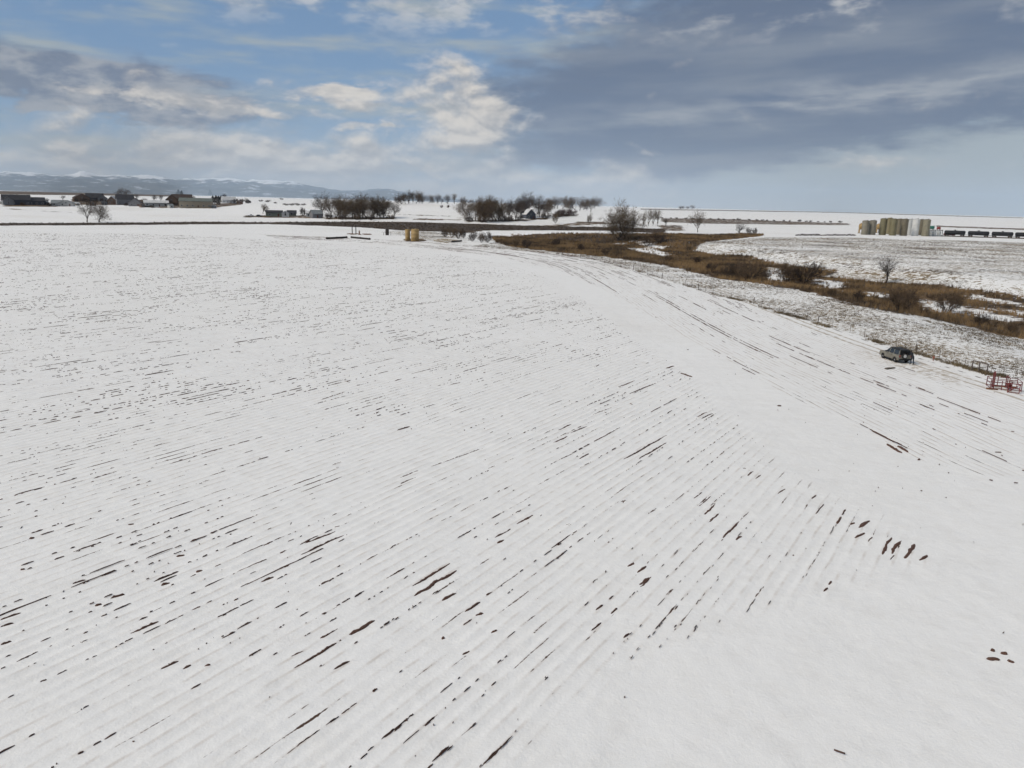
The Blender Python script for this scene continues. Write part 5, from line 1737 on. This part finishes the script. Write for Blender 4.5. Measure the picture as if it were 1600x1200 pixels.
def board():
    a, b = on_ground(1384, 577), on_ground(1397.5, 575)
    o = thing('weathered_board', 'dark weathered board lying in snow below the parked vehicle', 'board', a, math.atan2(b.y - a.y, b.x - a.x))
    L = (b - a).length
    MB().box(0, -0.14, -0.02, L, 0.14, 0.10).build('plank', WOOD, o, 0.01)
    MB().box(L * 0.15, 0.16, -0.02, L * 0.7, 0.34, 0.08).build('plank', WOOD, o, 0.01)


board()


def marker():
    p = on_ground(1458, 564)
    o = thing('orange_marker', 'small orange red marker stake at the fence foot', 'marker', p, 0.4)
    MB().box(-0.03, -0.03, -0.2, 0.03, 0.03, 0.6).build('stake', simple('orange_paint', (0.30, 0.085, 0.05), (0.22, 0.06, 0.04), 4, 0.7), o)
    MB().box(0.02, -0.12, 0.38, 0.05, 0.16, 0.58).build('flag', MATS['orange_paint'], o)


marker()

# ---------------------------------------------------------------- the parked off-roader
SILVER = simple('silver_paint', (0.235, 0.22, 0.18), (0.18, 0.165, 0.135), 1.6, 0.35, 0.25, spec=0.5)
BLACKP = simple('black_plastic', (0.016, 0.016, 0.017), (0.024, 0.023, 0.022), 6, 0.6)
TAILR = simple('tail_lamp_red', (0.30, 0.015, 0.012), (0.2, 0.01, 0.01), 5, 0.25, spec=0.5)
LAMP = simple('head_lamp', (0.6, 0.6, 0.58), (0.45, 0.45, 0.44), 5, 0.15, spec=0.5)
CAR_H = math.atan2(0.991, -0.131)


def suv():
    o = thing('parked_suv', 'silver off-roader with black roof and spare wheel, rear hatch open', 'suv', (48.0, 94.97, hz(48.0, 94.97) + 0.0), CAR_H)
    o.scale = (0.95, 0.95, 0.95)
    bl, bw = 2.12, 0.86

    # lower body: side outline with wheel arches, swept across and rounded
    def arch(cx, r=0.43, z0=0.34):
        return [(cx + r * math.cos(t), z0 + r * math.sin(t)) for t in np.linspace(math.pi, 0, 9)]
    out = [(-bl, 0.45)] + [(-1.76, 0.36)] + arch(-1.3) + [(-0.8, 0.32), (0.8, 0.32)] + arch(1.3) + [(1.8, 0.36), (2.12, 0.45), (2.16, 0.72), (2.05, 0.93), (1.55, 1.0), (0.92, 1.06), (-2.05, 1.08), (-2.14, 0.95)]
    n = len(out)
    rings = [(-bw, 0.93, 0.02), (-bw - 0.02, 1.0, 0), (bw + 0.02, 1.0, 0), (bw, 0.93, 0.02)]
    V, F = [], []
    for (y, s, dz) in [(-bw - 0.03, 0.985, 0), (-bw + 0.06, 1.0, 0.015), (bw - 0.06, 1.0, 0.015), (bw + 0.03, 0.985, 0)]:
        V += [(x * s, y, z + dz * (z > 0.8)) for x, z in out]
    for k in range(3):
        for i in range(n):
            j = (i + 1) % n
            F.append((k * n + i, k * n + j, k * n + n + j, k * n + n + i))
    F += [tuple(range(n)), tuple(range(3 * n, 4 * n))]
    MB().raw(V, F).build('body', SILVER, o, 0.0, True)
    # cabin: glass wedge, silver pillars, black roof
    low = [(-2.02, 1.06), (0.95, 1.06)]
    top = [(-1.92, 1.68), (0.28, 1.66)]

    def cab(x0, x1, x2, x3, z0, z1, w0, w1):
        V = [(x0, -w0, z0), (x1, -w0, z0), (x1, w0, z0), (x0, w0, z0), (x2, -w1, z1), (x3, -w1, z1), (x3, w1, z1), (x2, w1, z1)]
        return MB().raw(V, [(0, 3, 2, 1), (4, 5, 6, 7), (0, 1, 5, 4), (2, 3, 7, 6), (1, 2, 6, 5), (3, 0, 4, 7)])
    cab(low[0][0], low[1][0], top[0][0], top[1][0], 1.05, 1.66, 0.80, 0.66).build('cabin_glass', GLASS, o, 0.03, True)
    cab(-2.0, 0.36, -1.94, 0.22, 1.645, 1.74, 0.675, 0.63).build('roof', BLACKP, o, 0.03, True)
    for s in (-1, 1):
        for xb, xt, w in ((0.93, 0.27, 0.07), (0.12, 0.02, 0.10), (-0.78, -0.80, 0.10), (-1.92, -1.86, 0.16)):
            V = [(xb - w / 2, s * 0.815, 1.05), (xb + w / 2, s * 0.815, 1.05), (xb + w / 2, s * 0.79, 1.05), (xb - w / 2, s * 0.79, 1.05), (xt - w / 2, s * 0.672, 1.66), (xt + w / 2, s * 0.672, 1.66), (xt + w / 2, s * 0.64, 1.66), (xt - w / 2, s * 0.64, 1.66)]
            MB().raw(V, [(0, 3, 2, 1), (4, 5, 6, 7), (0, 1, 5, 4), (2, 3, 7, 6), (1, 2, 6, 5), (3, 0, 4, 7)]).build('pillar', SILVER, o)
        MB().tube([(0.1, s * 0.58, 1.74), (0.1, s * 0.58, 1.80), (-1.7, s * 0.58, 1.80), (-1.7, s * 0.58, 1.74)], 0.02, 6).build('roof_rail', BLACKP, o)
        MB().box(0.55, s * 0.9 - 0.06, 1.08, 0.72, s * 0.9 + 0.10 * s + 0.06, 1.24).build('mirror', BLACKP, o, 0.02)
        for x0, x1 in ((-0.72, 0.08), (0.14, 0.98)):
            d = MB().box(x0, s * 0.893 - 0.01, 0.42 if x1 < 0.5 else 0.40, x1, s * 0.893 + 0.01, 1.03).build('door', SILVER, o, 0.008)
            MB().box(x0 + 0.06, s * 0.915 - 0.012, 0.88, x0 + 0.24, s * 0.915 + 0.012, 0.92).build('handle', BLACKP, d)
        MB().box(-0.85, s * 0.9 - 0.02, 0.28, 0.85, s * 0.9 + 0.02, 0.38).build('sill', BLACKP, o)
        MB().box(2.06, s * 0.62 - 0.17, 0.72, 2.165, s * 0.62 + 0.17, 0.88).build('headlight', LAMP, o, 0.015)
        MB().box(-2.155, s * 0.76 - 0.08, 0.78, -2.06, s * 0.76 + 0.08, 1.06).build('tail_light', TAILR, o, 0.01)
        for cx in (-1.3, 1.3):
            wheel(o, cx, s * 0.77, 0.35, 0.24)
    MB().box(2.05, -0.84, 0.40, 2.26, 0.84, 0.60).build('bumper', BLACKP, o, 0.03)
    MB().box(-2.27, -0.84, 0.40, -2.08, 0.84, 0.60).build('bumper', BLACKP, o, 0.03)
    MB().box(2.13, -0.42, 0.66, 2.18, 0.42, 0.86).build('grille', BLACKP, o)
    # tailgate with its spare wheel, and the lifted rear glass
    MB().box(-2.17, -0.70, 0.60, -2.10, 0.70, 1.07).build('tailgate', SILVER, o, 0.015)
    sp = MB().lathe([(0.12, -0.13), (0.33, -0.13), (0.36, -0.06), (0.36, 0.06), (0.32, 0.11)], 20, 'x', (-2.29, 0.22, 0.98)).build('spare_wheel', RUBBER, o, smooth=True)
    MB().lathe([(0.05, -0.05), (0.22, -0.03), (0.25, 0.02)], 16, 'x', (-2.40, 0.22, 0.98)).build('wheel_cover', LAMP, sp, smooth=True)
    MB().box(-2.07, -0.68, 1.08, -2.005, 0.68, 1.60).build('rear_opening', BLACKP, o)
    V = [(-1.93, -0.64, 1.69), (-1.93, 0.64, 1.69), (-2.62, 0.60, 1.80), (-2.62, -0.60, 1.80), (-1.93, -0.64, 1.74), (-1.93, 0.64, 1.74), (-2.62, 0.60, 1.84), (-2.62, -0.60, 1.84)]
    MB().raw(V, [(0, 3, 2, 1), (4, 5, 6, 7), (0, 1, 5, 4), (2, 3, 7, 6), (1, 2, 6, 5), (3, 0, 4, 7)]).build('rear_hatch', GLASS, o)
    for s in (-0.55, 0.55):
        MB().tube([(-2.03, s, 1.35), (-2.4, s, 1.78)], 0.015, 5).build('gas_strut', BLACKP, o)


suv()


# ---------------------------------------------------------------- the person reaching into the hatch
def person():
    JACKET = simple('dark_jacket', (0.018, 0.02, 0.026), (0.028, 0.03, 0.036), 6, 0.9)
    JEANS = simple('dark_trousers', (0.03, 0.034, 0.045), (0.022, 0.025, 0.032), 6, 0.9)
    SKIN = simple('skin', (0.45, 0.28, 0.21), (0.40, 0.24, 0.18), 6, 0.6)
    HAIR = simple('hair', (0.03, 0.022, 0.017), (0.02, 0.015, 0.012), 8, 0.8)
    ch, shh = math.cos(CAR_H), math.sin(CAR_H)
    # behind the right rear corner of the vehicle
    lx, ly = -2.86, -0.42
    X, Y = 48.0 + ch * lx - shh * ly, 94.97 + shh * lx + ch * ly
    o = thing('person', 'person in dark jacket and trousers leaning into the open vehicle hatch', 'person', (X, Y, hz(X, Y) + 0.02), CAR_H)
    # joints: x points to the vehicle
    J = {'pelvis': (0, 0, 0.92, .15), 'waist': (0.08, 0, 1.06, .14), 'chest': (0.26, 0, 1.25, .16), 'upper': (0.36, 0, 1.36, .13), 'neck': (0.44, 0, 1.44, .058), 'skull0': (0.50, 0, 1.52, .085), 'skull1': (0.55, 0, 1.60, .092), 'skull2': (0.56, 0, 1.665, .062)}
    Eg = [('pelvis', 'waist'), ('waist', 'chest'), ('chest', 'upper'), ('upper', 'neck'), ('neck', 'skull0'), ('skull0', 'skull1'), ('skull1', 'skull2')]
    for s, nm, fx in ((1, 'l', 0.10), (-1, 'r', -0.12)):
        J.update({'hip' + nm: (0.0, s * 0.10, 0.86, .105), 'knee' + nm: (0.06 + fx * 0.6, s * 0.12, 0.47, .068), 'shin' + nm: (fx * 0.7, s * 0.125, 0.30, .062), 'ankle' + nm: (fx, s * 0.13, 0.09, .045), 'ball' + nm: (fx + 0.13, s * 0.14, 0.045, .046), 'toe' + nm: (fx + 0.20, s * 0.145, 0.04, .036)})
        Eg += [('pelvis', 'hip' + nm), ('hip' + nm, 'knee' + nm), ('knee' + nm, 'shin' + nm), ('shin' + nm, 'ankle' + nm), ('ankle' + nm, 'ball' + nm), ('ball' + nm, 'toe' + nm)]
        J.update({'sh' + nm: (0.35, s * 0.19, 1.35, .07), 'elbow' + nm: (0.50, s * 0.24, 1.13, .048), 'wrist' + nm: (0.72, s * 0.17, 1.16, .030), 'palm' + nm: (0.79, s * 0.16, 1.165, .033)})
        Eg += [('upper', 'sh' + nm), ('sh' + nm, 'elbow' + nm), ('elbow' + nm, 'wrist' + nm), ('wrist' + nm, 'palm' + nm)]
        for f in range(4):
            L = (0.075, 0.085, 0.08, 0.062)[f]
            y = s * 0.16 + (f - 1.5) * 0.021
            J.update({f'f{nm}{f}a': (0.82, y, 1.165, .011), f'f{nm}{f}b': (0.82 + L * 0.55, y, 1.16, .010), f'f{nm}{f}c': (0.82 + L, y, 1.135, .008)})
            Eg += [('palm' + nm, f'f{nm}{f}a'), (f'f{nm}{f}a', f'f{nm}{f}b'), (f'f{nm}{f}b', f'f{nm}{f}c')]
        J.update({f't{nm}a': (0.78, s * 0.16 - s * 0.045, 1.16, .012), f't{nm}b': (0.83, s * 0.16 - s * 0.06, 1.145, .010)})
        Eg += [('palm' + nm, f't{nm}a'), (f't{nm}a', f't{nm}b')]
    names = list(J)
    me = bpy.data.meshes.new('person_body')
    me.from_pydata([J[n][:3] for n in names], [(names.index(a), names.index(b)) for a, b in Eg], [])
    tmp = link('body', me, o)
    tmp.modifiers.new('skin', 'SKIN')
    for i, n in enumerate(names):
        r = J[n][3]
        me.skin_vertices[0].data[i].radius = (r, r)
        me.skin_vertices[0].data[i].use_root = n == 'pelvis'
    tmp.modifiers.new('sub', 'SUBSURF').levels = 2
    bpy.context.view_layer.update()
    ev = tmp.evaluated_get(bpy.context.evaluated_depsgraph_get())
    fin = bpy.data.meshes.new_from_object(ev)
    tmp.modifiers.clear()
    tmp.data = fin
    for m in (JACKET, JEANS, SKIN, HAIR):
        fin.materials.append(m)
    for p in fin.polygons:
        c = p.center
        p.use_smooth = True
        if c.z > 1.47 and c.x > 0.43:
            p.material_index = 3 if (c.z > 1.60 or c.x < 0.52) else 2
        elif c.x > 0.735 and c.z < 1.25:
            p.material_index = 2
        elif c.z < 0.93 and c.x < 0.4:
            p.material_index = 1
    hood = MB().lathe([(0.095, 0), (0.11, 0.04), (0.09, 0.09)], 14, 'z', (0.42, 0, 1.39)).build('collar', JACKET, o, smooth=True)
    for s in (-1, 1):
        MB().lathe([(0.004, -0.012), (0.012, -0.006), (0.012, 0.006), (0.004, 0.012)], 8, 'z', (0.628, s * 0.032, 1.585)).build('eye', HAIR, o, smooth=True)
    MB().raw([(0.635, -0.016, 1.55), (0.635, 0.016, 1.55), (0.632, 0, 1.59), (0.66, 0, 1.553)], [(0, 1, 2), (0, 3, 1), (1, 3, 2), (2, 3, 0)]).build('nose', SKIN, o)


person()
